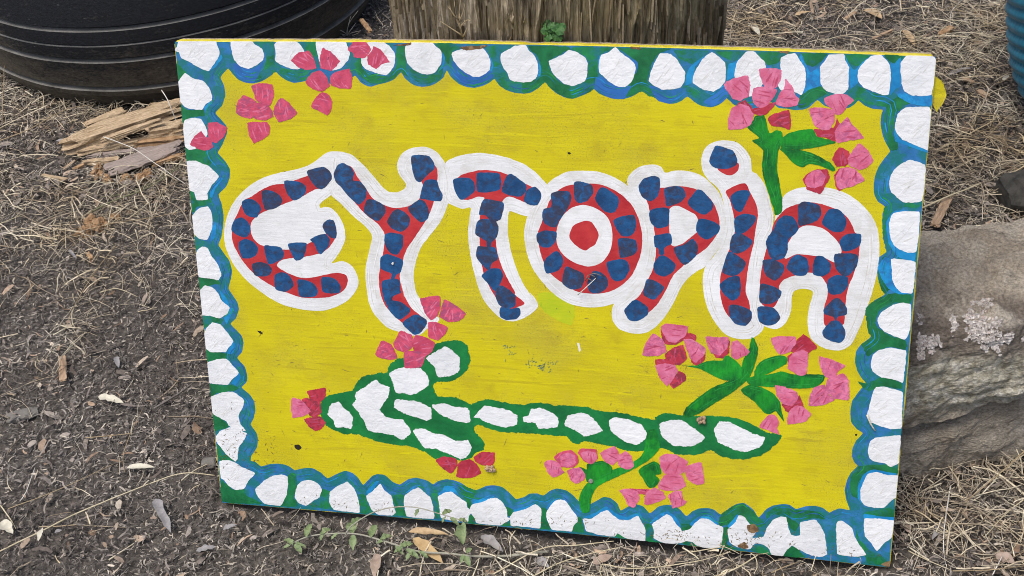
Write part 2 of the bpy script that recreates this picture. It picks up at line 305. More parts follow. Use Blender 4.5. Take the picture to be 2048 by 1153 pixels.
# outlines of the painted shapes on the board, in half millimetres from its top left corner
SHAPES = {
 'inner': [
  "152,73 165,88 179,102 198,110 220,112 243,107 267,95 287,76 301,89 319,101 341,107 364,104 387,97 406,83 420,97 441,107 467,108 493,100 515,84 530,101 544,109 559,112 581,105 606,99 625,90 644,72 654,87 671,101 679,105 700,109 722,106 740,98 759,84 770,64 780,80 801,98 822,106 843,108 864,103 882,95 899,83 910,99 930,112 951,118 975,120 996,116 1017,103 1032,88 1045,102 1062,116 1082,126 1106,130 1123,124 1144,115 1161,103 1174,114 1195,122 1218,127 1239,127 1259,120 1272,113 1285,105 1302,116 1322,122 1342,133 1356,136 1373,134 1387,127 1402,116 1418,128 1436,138 1461,142 1478,137 1492,127 1500,117 1520,134 1548,145 1582,139 1609,124 1630,138 1651,140 1672,143 1692,141 1705,135 1715,125 1725,116 1742,129 1773,139 1803,133 1816,123 1823,114 1839,126 1860,134 1883,136 1881,151 1881,172 1888,200 1898,221 1909,240 1896,260 1884,282 1877,307 1876,331 1879,353 1889,371 1907,384 1903,403 1904,425 1908,458 1915,485 1920,504 1904,519 1899,542 1904,575 1912,598 1925,619 1900,638 1886,658 1883,682 1888,711 1898,740 1876,762 1864,786 1864,816 1872,841 1883,859 1895,873 1878,900 1864,927 1861,958 1865,988 1881,1009 1898,1020 1882,1044 1874,1071 1875,1093 1883,1111 1891,1119 1874,1144 1866,1166 1862,1196 1868,1225 1879,1256 1853,1254 1836,1262 1826,1270 1806,1257 1783,1253 1758,1258 1735,1268 1717,1257 1698,1256 1672,1264 1654,1277 1634,1305 1620,1285 1604,1271 1589,1264 1570,1270 1548,1288 1528,1307 1510,1294 1491,1290 1468,1294 1449,1305 1432,1322 1414,1304 1398,1292 1375,1292 1351,1301 1328,1324 1309,1304 1285,1299 1266,1308 1244,1324 1234,1302 1214,1287 1194,1285 1170,1302 1142,1321 1122,1307 1106,1289 1086,1275 1058,1271 1038,1280 1018,1298 998,1293 977,1296 961,1308 936,1318 916,1299 896,1283 871,1279 847,1284 817,1300 792,1295 772,1282 752,1275 727,1273 701,1282 685,1294 669,1284 635,1277 609,1285 582,1305 561,1299 540,1280 519,1275 497,1285 467,1317 453,1296 436,1281 414,1275 392,1285 355,1306 335,1289 313,1278 291,1277 264,1285 252,1289 233,1277 216,1272 194,1272 171,1276 143,1286 126,1273 111,1270 115,1253 135,1223 141,1195 137,1172 122,1148 133,1126 141,1098 140,1071 128,1049 104,1027 121,1009 125,990 120,959 99,932 115,912 123,883 119,860 88,825 106,806 118,777 115,754 92,715 103,683 108,657 102,628 74,583 85,558 94,524 98,491 95,458 89,432 113,409 128,380 130,356 120,336 99,310 117,284 116,283 132,253 132,234 118,216 103,197 124,176 137,147 136,121 128,97",
 ],
 'stone': [
  "18,-4 122,-6 127,11 133,32 115,58 94,81 75,76 39,56 18,47 12,31 -2,26 8,15",
  "169,-7 224,-9 237,6 255,16 261,33 256,47 236,62 212,72 190,67 173,49 167,28",
  "293,5 309,-8 346,-9 364,2 376,19 376,38 371,59 355,71 329,67 304,57 292,47 295,26",
  "414,-8 493,-8 499,4 505,25 499,42 477,64 451,71 430,65 418,51 415,34 410,6",
  "558,-7 601,-6 615,2 629,19 630,43 623,60 604,80 575,75 547,66 536,52 536,31 546,10",
  "659,4 673,-8 734,-9 744,2 756,12 758,25 755,46 738,70 716,76 698,73 677,62 664,48 658,28",
  "787,16 807,8 839,7 870,3 877,11 885,23 889,40 886,60 865,76 843,79 823,70 802,54 790,38 785,22",
  "943,2 953,-5 984,-6 991,7 1003,17 1013,34 1016,57 1012,74 997,88 979,90 952,88 939,83 933,66 923,53 916,36 918,17",
  "1043,35 1062,24 1079,17 1096,4 1113,7 1127,15 1140,23 1144,38 1144,61 1139,80 1123,91 1103,96 1082,90 1062,73 1052,60",
  "1181,14 1197,8 1216,-5 1231,8 1251,22 1268,38 1266,62 1258,82 1242,96 1218,93 1201,83 1184,68 1175,60 1174,34",
  "1330,8 1356,9 1370,19 1383,38 1395,55 1393,77 1384,93 1368,98 1338,100 1315,89 1302,78 1314,36",
  "1438,19 1460,2 1476,12 1493,27 1496,46 1495,74 1484,90 1467,101 1442,97 1414,81 1415,66 1423,44",
  "1523,25 1546,-1 1564,-2 1577,11 1593,27 1595,47 1590,75 1581,97 1561,111 1543,108 1525,91 1518,60",
  "1631,12 1647,3 1664,1 1675,16 1690,38 1694,62 1692,87 1685,104 1669,98 1652,95 1635,95 1626,81 1633,57 1629,29",
  "1745,3 1781,1 1785,16 1795,32 1796,56 1797,87 1784,100 1767,100 1747,94 1731,77 1728,55 1726,34 1736,20",
  "1846,4 1870,1 1879,10 1891,22 1896,44 1897,75 1895,97 1881,99 1853,89 1835,83 1820,66 1817,39 1830,20",
  "1929,2 1958,0 1990,1 1998,9 2001,31 2001,52 1998,72 1995,96 1950,98 1932,89 1923,70 1919,40 1917,20",
  "1936,129 1991,125 2002,141 2006,158 2007,189 2006,224 2000,235 1980,227 1959,219 1935,209 1919,189 1916,175 1920,147",
  "1925,284 1944,267 1960,260 1995,272 1998,294 1999,330 1996,364 1986,369 1952,371 1935,358 1919,343 1913,325 1916,302",
  "1929,401 1959,394 1992,394 1995,416 1996,449 1995,476 1992,500 1972,503 1950,495 1936,484 1925,457 1921,425",
  "1934,522 1960,522 1994,528 1995,556 1995,593 1992,612 1967,612 1953,601 1941,578 1937,550",
  "1948,647 1970,640 1992,644 1995,675 1995,713 1986,741 1960,735 1932,723 1918,709 1912,690 1920,670",
  "1951,767 1974,770 1990,773 1992,802 1991,840 1989,864 1969,857 1935,853 1911,838 1904,817 1908,791 1922,776",
  "1922,882 1945,880 1987,889 1992,891 1994,938 1996,996 1965,1001 1930,991 1914,984 1905,967 1909,941 1914,906",
  "1929,1031 1948,1027 1995,1018 1997,1060 1997,1100 1978,1114 1962,1105 1934,1101 1920,1091 1915,1068 1919,1045",
  "1919,1142 1940,1133 1972,1139 1999,1138 2001,1165 2002,1203 1986,1217 1971,1238 1944,1243 1918,1237 1906,1221 1904,1192 1910,1166",
  "1921,1279 1961,1275 2001,1277 2000,1301 1996,1331 1981,1346 1961,1376 1945,1354 1927,1334 1921,1309",
  "1849,1295 1859,1291 1875,1301 1890,1312 1898,1338 1912,1362 1933,1392 1904,1401 1874,1401 1855,1397 1850,1351 1846,1317",
  "1749,1310 1771,1301 1791,1297 1805,1315 1818,1342 1828,1402 1808,1413 1777,1408 1746,1394 1731,1386 1716,1401 1706,1422 1676,1421 1667,1402 1651,1391 1628,1389 1616,1408 1599,1410 1572,1404 1556,1393 1550,1353 1569,1329 1579,1304 1595,1309 1611,1329 1634,1340 1620,1372 1650,1365 1657,1338 1674,1309 1696,1296 1709,1297 1716,1322 1725,1350 1737,1353 1750,1349",
  "1433,1368 1446,1360 1454,1346 1472,1326 1496,1326 1515,1339 1537,1348 1536,1377 1531,1413 1503,1420 1467,1416 1451,1404 1432,1404 1415,1413 1389,1416 1362,1415 1340,1403 1341,1380 1335,1359 1352,1343 1375,1323 1391,1330 1403,1351 1417,1363 1421,1372",
  "1134,1362 1159,1359 1186,1336 1206,1327 1222,1342 1238,1353 1266,1353 1294,1335 1306,1357 1315,1374 1316,1415 1287,1415 1263,1414 1247,1406 1235,1399 1227,1411 1183,1410 1159,1405 1143,1402 1139,1384",
  "1027,1351 1046,1317 1062,1307 1082,1309 1098,1330 1116,1357 1118,1373 1106,1388 1102,1407 1082,1408 1041,1408 1033,1391 1025,1369",
  "927,1363 964,1348 993,1329 1011,1343 1010,1375 1006,1407 972,1407 920,1407 917,1380",
  "803,1349 833,1339 858,1323 879,1320 895,1333 907,1354 910,1381 921,1385 893,1406 885,1410 847,1412 814,1410 808,1392 798,1379 795,1366",
  "699,1334 721,1318 742,1314 762,1328 785,1344 788,1362 803,1372 792,1389 789,1408 743,1410 705,1405 702,1366",
  "595,1342 616,1322 640,1310 658,1324 675,1339 682,1366 683,1409 638,1412 599,1409 592,1366",
  "475,1354 498,1333 521,1308 533,1330 554,1346 559,1374 564,1402 553,1412 511,1414 490,1400 479,1373",
  "359,1354 380,1333 417,1312 433,1326 443,1344 450,1376 450,1413 415,1414 370,1412 356,1390",
  "255,1341 274,1323 301,1318 323,1327 334,1345 324,1374 296,1394 279,1407 255,1400 245,1380",
  "118,1366 148,1335 177,1316 209,1308 226,1313 226,1341 219,1375 200,1411 195,1416 145,1415 129,1399 119,1381",
  "8,1282 36,1275 62,1282 79,1294 121,1311 98,1340 81,1368 53,1375 31,1365 19,1347 7,1339",
  "4,1198 22,1177 53,1163 73,1164 106,1179 97,1199 76,1228 68,1267 60,1277 33,1256 17,1234 5,1216",
  "-2,1069 40,1049 76,1044 107,1067 102,1092 86,1121 88,1148 104,1170 68,1169 49,1156 44,1143 22,1133 1,1119",
  "-5,959 32,942 65,939 99,980 73,1006 62,1021 0,1021 -4,992",
  "-5,874 9,845 30,825 57,830 92,879 74,901 63,916 16,919 -2,906",
  "-2,730 18,710 41,713 58,731 67,753 90,774 79,794 55,809 23,804 -4,801",
  "-2,625 8,600 22,590 39,594 49,618 66,643 74,672 64,690 38,687 3,685 -2,664",
  "-2,504 21,478 52,468 62,489 61,526 42,568 16,566 -2,550",
  "-2,341 28,335 48,343 68,350 95,379 71,406 56,431 54,448 20,451 16,429 1,422 -1,385",
  "-3,257 9,220 33,213 58,216 71,240 73,258 57,285 32,301 12,305 -2,292",
  "1,114 23,88 45,102 75,109 91,126 98,148 95,162 76,174 63,189 32,188 13,183 -1,165 -4,140",
 ],
 'green': [
  "-3,293 18,308 40,299 60,310 74,334 68,352 47,347 27,338 -2,341",
  "-2,426 14,423 18,449 54,446 66,456 44,465 17,474 11,489 -3,483",
  "-5,558 12,566 41,575 40,585 9,595 -4,611",
  "-2,685 21,682 59,690 67,702 36,708 -4,728",
  "-6,804 32,801 64,813 58,827 30,825 -4,850",
  "-5,907 20,919 72,920 65,937 3,951 -3,940",
  "-3,1023 33,1025 71,1022 94,1030 69,1042 21,1053 -2,1067",
  "-1,1115 27,1135 51,1161 27,1172 3,1179",
  "5,1221 21,1238 63,1274 35,1277 7,1280",
  "7,1344 23,1357 49,1376 81,1368 84,1389 136,1415 4,1421",
  "-2,60 27,88 1,114 -1,172 -4,96",
  "-3,172 16,190 67,190 69,207 26,212 0,231 -2,194",
  "-1,292 27,305 67,303 80,333 66,348 28,338 -1,339",
  "224,1313 250,1297 255,1339 243,1383 254,1410 240,1415 198,1416 216,1380 225,1351",
  "335,1345 359,1352 354,1390 370,1412 286,1406 324,1374",
  "449,1352 471,1352 476,1378 490,1400 498,1412 450,1412",
  "558,1346 593,1340 589,1385 603,1408 553,1411 565,1397",
  "678,1315 697,1314 700,1350 710,1382 702,1409 683,1409",
  "683,1331 699,1339 704,1370 703,1407 680,1406",
  "760,1287 817,1304 800,1338 799,1363 793,1364 783,1339",
  "792,1384 807,1385 810,1412 787,1411",
  "903,1345 927,1356 921,1375 910,1376",
  "889,1411 902,1391 918,1389 918,1409",
  "1011,1339 1028,1342 1025,1373 1039,1407 1006,1408",
  "1118,1359 1131,1362 1139,1402 1155,1407 1102,1407",
  "1227,1411 1235,1396 1259,1414",
  "1316,1361 1331,1359 1342,1380 1338,1408 1362,1415 1318,1415",
  "1419,1350 1446,1347 1446,1365 1421,1369",
  "1420,1408 1444,1403 1464,1416 1432,1416",
  "1531,1351 1550,1347 1552,1402 1580,1413 1526,1415",
  "1614,1409 1632,1393 1651,1393 1672,1420 1626,1418",
  "1708,1420 1731,1386 1750,1398 1766,1418 1733,1422",
  "1530,1307 1559,1278 1589,1266 1612,1281 1636,1309 1652,1325 1630,1340 1607,1325 1591,1305 1575,1307 1554,1335 1523,1343",
  "1658,1285 1691,1264 1725,1270 1758,1270 1795,1271 1815,1290 1786,1293 1749,1302 1715,1296 1681,1291 1655,1307",
  "1709,1297 1730,1304 1746,1315 1736,1338 1722,1330",
  "1898,1312 1911,1340 1939,1376 1969,1386 1995,1416 1942,1418 1924,1378 1904,1346",
  "1927,1257 1966,1245 1999,1233 2001,1266 1964,1270 1917,1267",
  "227,-6 291,-8 289,8 289,54 295,75 279,86 255,101 232,108 241,87 263,58 265,30 248,9",
  "296,61 325,71 362,73 400,69 406,83 368,101 331,99 302,82",
  "350,-8 413,-8 409,16 416,51 402,44 381,17",
  "515,52 534,35 539,66 575,81 607,82 630,60 637,2 658,0 658,46 661,84 644,70 625,88 581,103 552,100 524,80",
  "667,58 691,73 716,78 739,70 756,49 759,70 751,87 719,99 683,93",
  "741,-7 790,-8 807,4 789,13 782,25 774,46 761,25 754,9",
  "874,-1 946,-5 943,2 918,12 914,36 923,56 938,85 976,90 975,118 930,110 903,87 892,36 884,16",
  "974,91 1014,78 1021,37 1011,20 991,-4 1090,-5 1100,2 1044,30 1047,57 1076,90 1103,97 1106,128 1072,120 1045,101 1032,89 1014,103 974,118",
  "1101,98 1140,81 1147,31 1137,18 1106,2 1103,-3 1211,-4 1191,7 1174,17 1171,67 1161,102 1144,113 1105,128",
  "1221,-4 1356,-5 1327,9 1311,34 1298,81 1315,90 1342,103 1339,127 1302,115 1285,105 1259,119 1238,116 1255,89 1271,41 1271,32 1231,6",
  "1366,0 1449,-1 1436,18 1409,31 1381,21",
  "1470,0 1546,0 1526,18 1509,23 1491,15",
  "1569,-1 1664,0 1631,10 1625,26 1601,30 1580,13",
  "1674,1 1741,1 1726,20 1706,34 1685,21",
  "1786,1 1844,2 1828,18 1816,29 1796,22",
  "1876,1 1922,2 1914,20 1898,20",
  "1400,91 1439,104 1470,107 1494,85 1505,102 1464,121 1422,119 1398,101",
  "1683,104 1703,90 1729,82 1747,96 1724,114 1705,130 1678,136",
  "1797,91 1819,77 1850,93 1894,102 1892,126 1852,124 1825,111 1809,118",
  "1898,116 1920,101 1950,104 1951,118 1932,125 1917,147 1913,178 1925,209 1927,234 1911,238 1895,207 1889,172 1890,140",
  "1907,384 1932,374 1993,366 1991,382 1949,384 1925,401 1912,430 1922,475 1937,493 1920,501 1908,458 1905,412",
  "1905,561 1911,523 1921,513 1926,555 1940,597 1924,617 1910,594",
  "1925,622 1950,615 1991,618 1990,641 1948,642 1915,666 1908,695 1914,714 1951,736 1986,743 1992,762 1944,756 1908,749 1888,716 1880,663 1896,643",
  "1876,764 1905,741 1950,747 1987,752 1988,771 1951,765 1915,778 1893,797 1884,776",
  "1876,870 1899,873 1932,855 1973,858 1989,870 1987,883 1937,878 1908,894 1892,890",
  "1893,1123 1924,1113 1970,1107 1996,1113 1997,1131 1948,1127 1918,1143 1897,1177 1877,1179 1879,1147",
  "1879,1148 1907,1126 1956,1111 1993,1120 1994,1133 1939,1130 1915,1140 1899,1175 1899,1218 1884,1211 1874,1178",
 ],
 'blue': [
  "1166,74 1181,70 1205,86 1232,96 1258,92 1239,126 1205,125 1164,103",
  "1221,-4 1237,6 1274,33 1271,58 1266,62 1268,38 1231,8",
  "788,39 823,70 865,76 888,57 896,77 868,98 836,104 804,93 784,69",
  "169,56 198,70 228,71 256,51 237,90 224,110 198,108 176,95",
  "1474,106 1497,85 1505,109 1492,127 1464,139 1443,129",
  "1305,90 1358,101 1389,95 1380,123 1352,135 1323,125",
 ],
 'sky': [
  "1399,55 1412,34 1436,16 1460,2 1440,18 1419,41 1414,80 1396,87",
  "1502,32 1519,25 1546,0 1526,25 1519,60 1500,71",
  "1678,1 1696,35 1704,48 1717,38 1735,13 1744,1 1739,20 1727,41 1729,79 1703,90 1685,104 1695,80 1695,45 1675,14",
  "1783,1 1796,26 1810,39 1825,21 1844,4 1830,23 1817,42 1820,70 1803,84 1795,43",
  "1873,1 1887,17 1901,23 1916,6 1919,40 1923,74 1909,85 1897,99 1898,47 1891,22",
  "1916,88 1950,99 1997,97 1998,122 1951,120 1917,102",
  "1913,178 1928,206 1966,222 2004,236 2001,242 1953,226 1919,213",
  "1914,425 1929,397 1958,391 1930,406 1926,457 1940,488 1991,502 1990,525 1951,516 1923,480",
  "1902,547 1917,518 1935,526 1941,573 1958,603 1991,613 1959,617 1932,602 1913,575",
  "1896,1184 1908,1145 1922,1131 1936,1126 1997,1134 1973,1141 1940,1134 1914,1153 1906,1200 1911,1233 1899,1218",
  "1918,1264 1968,1268 2001,1266 2001,1278 1961,1276 1919,1279",
  "1329,1355 1352,1326 1379,1314 1403,1329 1417,1354 1415,1363 1399,1347 1387,1326 1371,1326 1348,1348",
  "1442,1347 1465,1321 1495,1313 1519,1330 1523,1343 1496,1326 1472,1326 1450,1353",
  "1550,1340 1575,1302 1581,1306 1569,1334 1554,1351",
  "1134,1357 1167,1341 1202,1315 1230,1334 1262,1344 1297,1323 1309,1348 1294,1336 1266,1353 1234,1354 1206,1328 1182,1339 1159,1357",
  "700,1325 722,1296 747,1298 763,1323 740,1314 721,1318",
  "1026,1337 1046,1308 1062,1302 1042,1322 1029,1346",
  "804,1337 841,1327 871,1315 854,1328 808,1348",
  "929,1354 964,1339 993,1323 964,1349 929,1363",
  "476,1340 495,1310 518,1299 503,1324 480,1352",
  "598,1333 621,1307 647,1300 624,1318",
  "701,1327 723,1297 749,1295 723,1320",
  "69,808 90,774 104,778 87,807 76,826",
  "67,920 92,879 100,890 86,919",
  "72,1015 99,980 105,994 86,1021",
  "63,721 84,747 90,774 73,762",
  "75,406 99,381 107,385 83,414 67,443 59,435",
  "50,572 61,526 72,517 68,559",
  "115,61 135,34 139,43 118,68 93,83",
  "72,181 96,162 96,170 74,192",
  "758,12 762,39 747,67 760,56 767,32",
  "885,20 893,50 886,60 891,64 897,46",
  "1014,34 1019,57 1012,76 1021,71 1023,47",
  "1171,34 1176,17 1181,12 1175,37 1174,60 1171,57",
 ],
 'letter_outline': [
  "438,295 413,303 388,322 363,337 325,350 266,364 220,381 180,406 143,440 119,474 103,511 94,549 95,586 107,624 127,658 154,689 186,714 218,736 259,755 314,765 369,766 411,754 450,732 475,707 489,681 490,660 481,634 466,618 446,611 427,616 414,619 428,602 446,574 459,543 457,506 442,475 423,457 403,454 391,458 389,449 402,436 426,418 461,378 465,319",
  "426,301 442,294 470,295 497,304 516,321 535,340 554,362 576,389 595,402 619,402 640,390 644,378 626,352 621,329 628,305 644,287 668,276 700,272 727,280 745,297 760,323 766,365 764,412 755,444 738,480 709,518 680,556 666,589 657,622 654,651 658,684 665,708 660,694 676,721 703,755 724,765 714,783 688,799 665,820 639,823 604,815 570,804 545,781 526,755 517,725 514,694 512,659 516,618 530,568 538,531 518,503 487,477 453,442 426,418 416,380",
  "759,314 782,299 813,289 856,283 897,287 935,295 973,309 1003,329 1027,353 1038,366 1043,400 1020,428 1005,444 982,453 963,450 948,445 932,442 928,467 927,507 934,554 949,605 968,649 994,688 985,672 1001,690 1008,711 993,730 967,749 938,760 908,757 884,739 859,710 843,676 829,624 819,568 815,512 820,465 824,437 801,441 778,434 757,422 746,382",
  "1040,358 1063,340 1093,325 1137,321 1178,323 1218,337 1252,357 1281,382 1308,418 1323,464 1326,517 1321,572 1303,617 1274,654 1244,676 1218,690 1180,702 1137,705 1095,697 1057,676 1022,641 995,603 979,560 972,512 976,473 990,433 1009,398",
  "1250,343 1261,322 1284,304 1316,297 1338,302 1350,318 1375,311 1411,312 1442,321 1470,343 1493,370 1508,416 1510,473 1498,512 1476,547 1459,572 1441,583 1414,609 1396,639 1379,680 1356,722 1329,754 1301,771 1267,773 1234,763 1217,741 1213,716 1219,690 1242,669 1270,642 1293,616 1321,570 1324,521 1319,473 1295,426 1262,380",
  "1442,277 1452,247 1475,231 1502,226 1531,231 1552,248 1567,272 1572,305 1583,311 1602,333 1616,365 1627,402 1632,420 1630,458 1614,496 1607,554 1604,627 1601,671 1610,700 1622,729 1612,750 1590,766 1558,770 1525,761 1496,732 1472,689 1460,645 1456,601 1463,567 1481,542 1498,512 1510,464 1508,416 1492,361 1460,330 1446,307",
  "1652,373 1664,358 1690,345 1728,339 1772,342 1811,354 1847,378 1875,408 1894,444 1902,491 1903,537 1897,595 1884,658 1870,712 1851,763 1830,781 1808,785 1776,778 1746,755 1735,716 1735,677 1741,643 1743,623 1727,617 1709,618 1694,626 1690,646 1690,680 1678,715 1657,734 1629,731 1601,711 1594,662 1601,603 1603,545 1613,487 1634,448 1637,420",
 ],
 'letter_core': [
  "360,366 323,380 293,391 255,397 221,412 190,432 164,447 144,481 126,514 118,548 121,581 139,618 162,650 194,678 234,701 275,717 317,728 363,727 405,720 436,705 453,688 459,666 452,650 427,647 397,653 359,664 325,668 292,661 264,648 248,635 262,619 292,611 339,603 385,590 411,570 432,540 435,520 429,496 408,494 401,513 402,533 367,554 341,567 307,581 269,586 223,580 199,573 183,557 177,532 183,507 211,482 254,463 297,445 339,427 378,405 403,398 421,372 418,352 398,347",
  "440,359 452,333 468,329 491,337 506,364 528,395 546,422 578,440 609,447 645,441 678,420 691,392 688,369 669,358 667,304 706,300 723,317 734,332 733,363 721,422 708,458 686,495 657,537 635,570 621,612 613,653 625,711 616,665 623,700 643,739 668,760 684,776 675,799 648,817 619,790 585,761 561,726 552,687 552,660 552,648 561,607 571,565 575,525 558,497 520,467 490,432 459,398 441,375",
  "782,365 796,349 819,339 850,331 885,330 912,334 942,345 972,361 1002,375 1015,390 1013,409 1002,417 975,415 948,404 929,401 914,413 909,437 897,461 893,485 892,516 895,556 906,596 921,631 944,674 943,681 970,705 947,719 949,737 930,751 909,748 903,714 889,693 869,658 855,619 848,571 847,527 848,479 851,451 861,416 863,406 845,405 817,415 794,411 783,392",
  "1156,355 1189,359 1230,378 1263,409 1282,446 1292,488 1291,535 1280,575 1262,611 1232,641 1198,659 1157,665 1114,660 1076,638 1042,612 1023,577 1012,534 1010,499 1020,471 1032,435 1047,400 1077,370 1115,358",
  "1287,356 1298,339 1330,335 1337,358 1380,352 1425,357 1457,372 1480,399 1493,436 1494,464 1483,489 1462,519 1431,544 1404,570 1377,601 1359,642 1337,683 1314,709 1286,731 1257,728 1252,708 1266,685 1289,661 1303,630 1321,590 1329,550 1329,511 1323,468 1313,430 1304,397 1290,374",
  "1508,360 1554,337 1570,362 1587,394 1592,422 1588,460 1585,498 1576,546 1571,595 1570,634 1581,667 1583,702 1574,725 1546,719 1523,701 1508,667 1502,628 1503,589 1513,550 1525,510 1535,472 1530,425 1518,383",
  "1637,434 1658,405 1683,390 1718,381 1757,386 1797,401 1824,425 1839,456 1851,465 1852,521 1843,569 1832,608 1827,666 1826,710 1782,718 1774,675 1781,630 1777,602 1760,579 1733,571 1698,580 1668,594 1655,614 1659,638 1644,673 1617,670 1607,651 1606,602 1610,554 1619,506 1628,467",
  "1484,301 1505,286 1536,285 1537,303 1520,318 1502,315",
 ],
 'letter_counter': [
  "1133,415 1163,421 1193,439 1208,465 1213,504 1207,539 1190,568 1171,581 1145,587 1115,580 1084,562 1065,535 1060,504 1066,472 1081,444 1103,424",
  "1372,408 1386,406 1409,416 1432,429 1440,448 1438,472 1424,487 1402,507 1379,518 1370,514 1365,480 1363,442 1363,418",
  "1673,493 1696,454 1721,443 1757,449 1784,469 1803,491 1808,514 1793,539 1766,528 1726,523 1695,523 1669,537 1664,532",
 ],
 'letter_dot': [
  "1137,459 1156,462 1169,479 1176,498 1167,522 1152,534 1139,542 1118,532 1099,514 1096,502 1107,474",
 ],
 'patchE': [
  "359,354 382,344 411,339 428,352 431,371 415,392 398,403 382,397 368,378",
  "290,385 314,382 342,387 354,398 350,417 326,436 310,438 295,417",
  "220,418 233,412 254,415 274,426 281,442 271,456 249,468 226,469 220,444",
  "159,449 173,441 193,442 209,455 214,469 201,492 189,495 166,488 158,468",
  "118,533 129,506 151,496 171,508 177,528 169,549 154,556 129,547",
  "137,572 157,560 182,567 195,585 187,607 165,618 144,617 137,597",
  "172,637 194,627 219,632 232,646 225,663 207,671 177,668",
  "239,665 259,655 280,660 293,680 292,697 267,714 238,707",
  "308,675 333,675 358,685 367,705 359,721 325,727 309,722",
  "380,665 405,661 425,668 437,689 431,706 406,711 381,705",
  "215,578 240,577 265,580 272,594 269,611 245,626 223,632 216,609",
  "287,570 308,563 342,563 340,582 330,607 308,617 297,601",
  "355,552 376,539 402,533 413,549 407,570 383,594 373,584 366,564",
  "398,501 413,490 429,493 435,520 432,544 413,541 402,529 394,513",
 ],
 'patchY': [
  "438,355 452,331 466,326 488,336 496,353 493,373 513,376 530,399 526,423 503,442 474,417 456,394 441,379",
  "519,453 530,427 554,428 581,444 580,464 559,487 535,478 520,465",
  "585,488 601,459 617,450 640,461 651,477 644,501 622,516 598,507",
  "647,445 682,420 697,427 707,454 701,474 683,485 660,468",
  "682,416 696,368 712,362 731,363 738,386 747,405 741,421 717,422 698,419",
  "664,298 710,296 725,313 726,332 704,352 684,371 672,365 664,338",
  "575,529 589,519 613,521 629,526 626,558 610,582 590,579 575,557",
  "561,594 578,583 602,588 624,599 618,632 603,643 596,660 586,661 589,640 559,627",
  "560,665 582,657 611,657 613,686 614,696 592,707 589,719 613,723 638,741 638,753 606,777 581,756 563,717 559,687",
  "615,786 655,758 685,772 686,785 666,814 648,820 631,807",
 ],
 'patchT': [
  "777,361 796,354 823,353 836,366 837,390 813,410 796,415 783,396",
  "845,339 870,336 904,337 911,356 907,381 876,391 845,391 842,366",
  "927,343 940,337 979,366 979,383 964,399 933,397 912,386 917,363",
  "979,383 1002,370 1017,382 1020,397 1009,420 990,422 973,411",
  "860,412 879,411 916,419 913,448 905,468 882,474 866,457 847,454",
  "841,477 855,467 889,469 901,486 896,516 880,533 878,547 866,546 865,530 836,511",
  "841,547 864,546 891,548 897,580 879,593 874,614 863,610 847,593 836,575",
  "850,631 874,609 902,608 911,628 901,653 897,673 881,670 866,651",
  "889,670 905,656 928,667 947,686 945,685 943,715 918,724 897,712 888,688",
  "903,720 926,723 955,719 958,736 946,752 921,757 902,751 898,736",
 ],
 'patchO': [
  "1047,388 1070,379 1096,380 1102,401 1092,425 1069,461 1058,481 1031,474 1022,455 1026,432 1047,423",
  "1109,355 1126,350 1156,359 1161,379 1145,403 1122,410 1111,401",
  "1165,394 1178,367 1193,365 1226,388 1228,411 1216,432 1193,431 1175,413",
  "1215,454 1238,441 1269,436 1276,458 1272,482 1257,496 1238,495 1223,476",
  "1228,505 1253,501 1276,507 1280,532 1269,548 1235,557 1231,534",
  "1198,573 1239,561 1254,568 1260,588 1247,616 1225,625 1209,614",
  "1145,634 1160,601 1179,600 1198,615 1202,639 1183,660 1160,663 1149,654",
  "1086,591 1107,596 1134,609 1137,626 1126,651 1099,655 1076,638",
  "1026,581 1042,560 1061,548 1076,562 1078,582 1065,603 1032,613",
  "1007,503 1024,492 1046,491 1061,496 1058,520 1042,538 1019,538 1007,522",
 ],
 'patchP': [
  "1281,356 1294,336 1321,327 1335,333 1337,358 1331,382 1313,397 1294,388 1285,375",
  "1349,360 1380,352 1398,358 1404,379 1390,396 1356,408 1351,386",
  "1410,395 1434,359 1448,363 1476,394 1472,413 1454,427 1427,415",
  "1435,453 1443,438 1473,442 1495,455 1492,474 1465,494 1447,488 1435,472",
  "1377,523 1402,512 1425,494 1439,510 1437,539 1408,568 1389,552",
  "1311,423 1336,413 1361,414 1363,437 1360,461 1333,470 1314,454",
  "1324,492 1342,486 1367,483 1371,509 1352,524 1352,541 1339,542 1336,525 1327,521",
  "1325,570 1339,547 1352,544 1383,567 1377,589 1354,604 1330,596",
  "1307,615 1326,616 1354,634 1345,652 1327,671 1299,660 1301,635",
  "1247,709 1266,682 1280,674 1311,694 1311,715 1286,735 1262,735",
 ],
 'patchI': [
  "1462,282 1468,262 1478,241 1496,244 1521,252 1532,270 1533,288 1512,300 1484,301 1470,295",
  "1520,376 1537,359 1563,356 1570,367 1556,400 1548,415 1530,406",
  "1533,434 1557,419 1586,424 1583,446 1559,471 1537,472",
  "1528,482 1546,471 1582,493 1566,518 1543,529 1524,520",
  "1511,555 1521,525 1539,531 1566,551 1559,576 1537,592 1508,584",
  "1501,618 1523,597 1550,591 1557,620 1553,649 1535,661 1511,642",
  "1529,676 1549,672 1586,687 1588,711 1574,730 1547,727 1530,705",
 ],
 'patchA': [
  "1634,457 1642,434 1659,419 1681,422 1697,447 1692,464 1673,484 1672,512 1664,534 1638,543 1624,524 1616,496 1620,479",
  "1694,389 1707,379 1744,387 1752,410 1742,429 1699,445 1694,417",
  "1755,428 1771,397 1797,398 1816,425 1809,453 1787,457 1760,442",
  "1802,482 1818,462 1853,460 1854,488 1834,504 1812,507",
  "1793,517 1848,515 1850,545 1834,570 1817,576 1796,553",
  "1739,556 1744,527 1761,524 1784,544 1781,568 1764,580 1742,575",
  "1672,560 1682,535 1699,523 1722,533 1730,561 1720,579 1694,580",
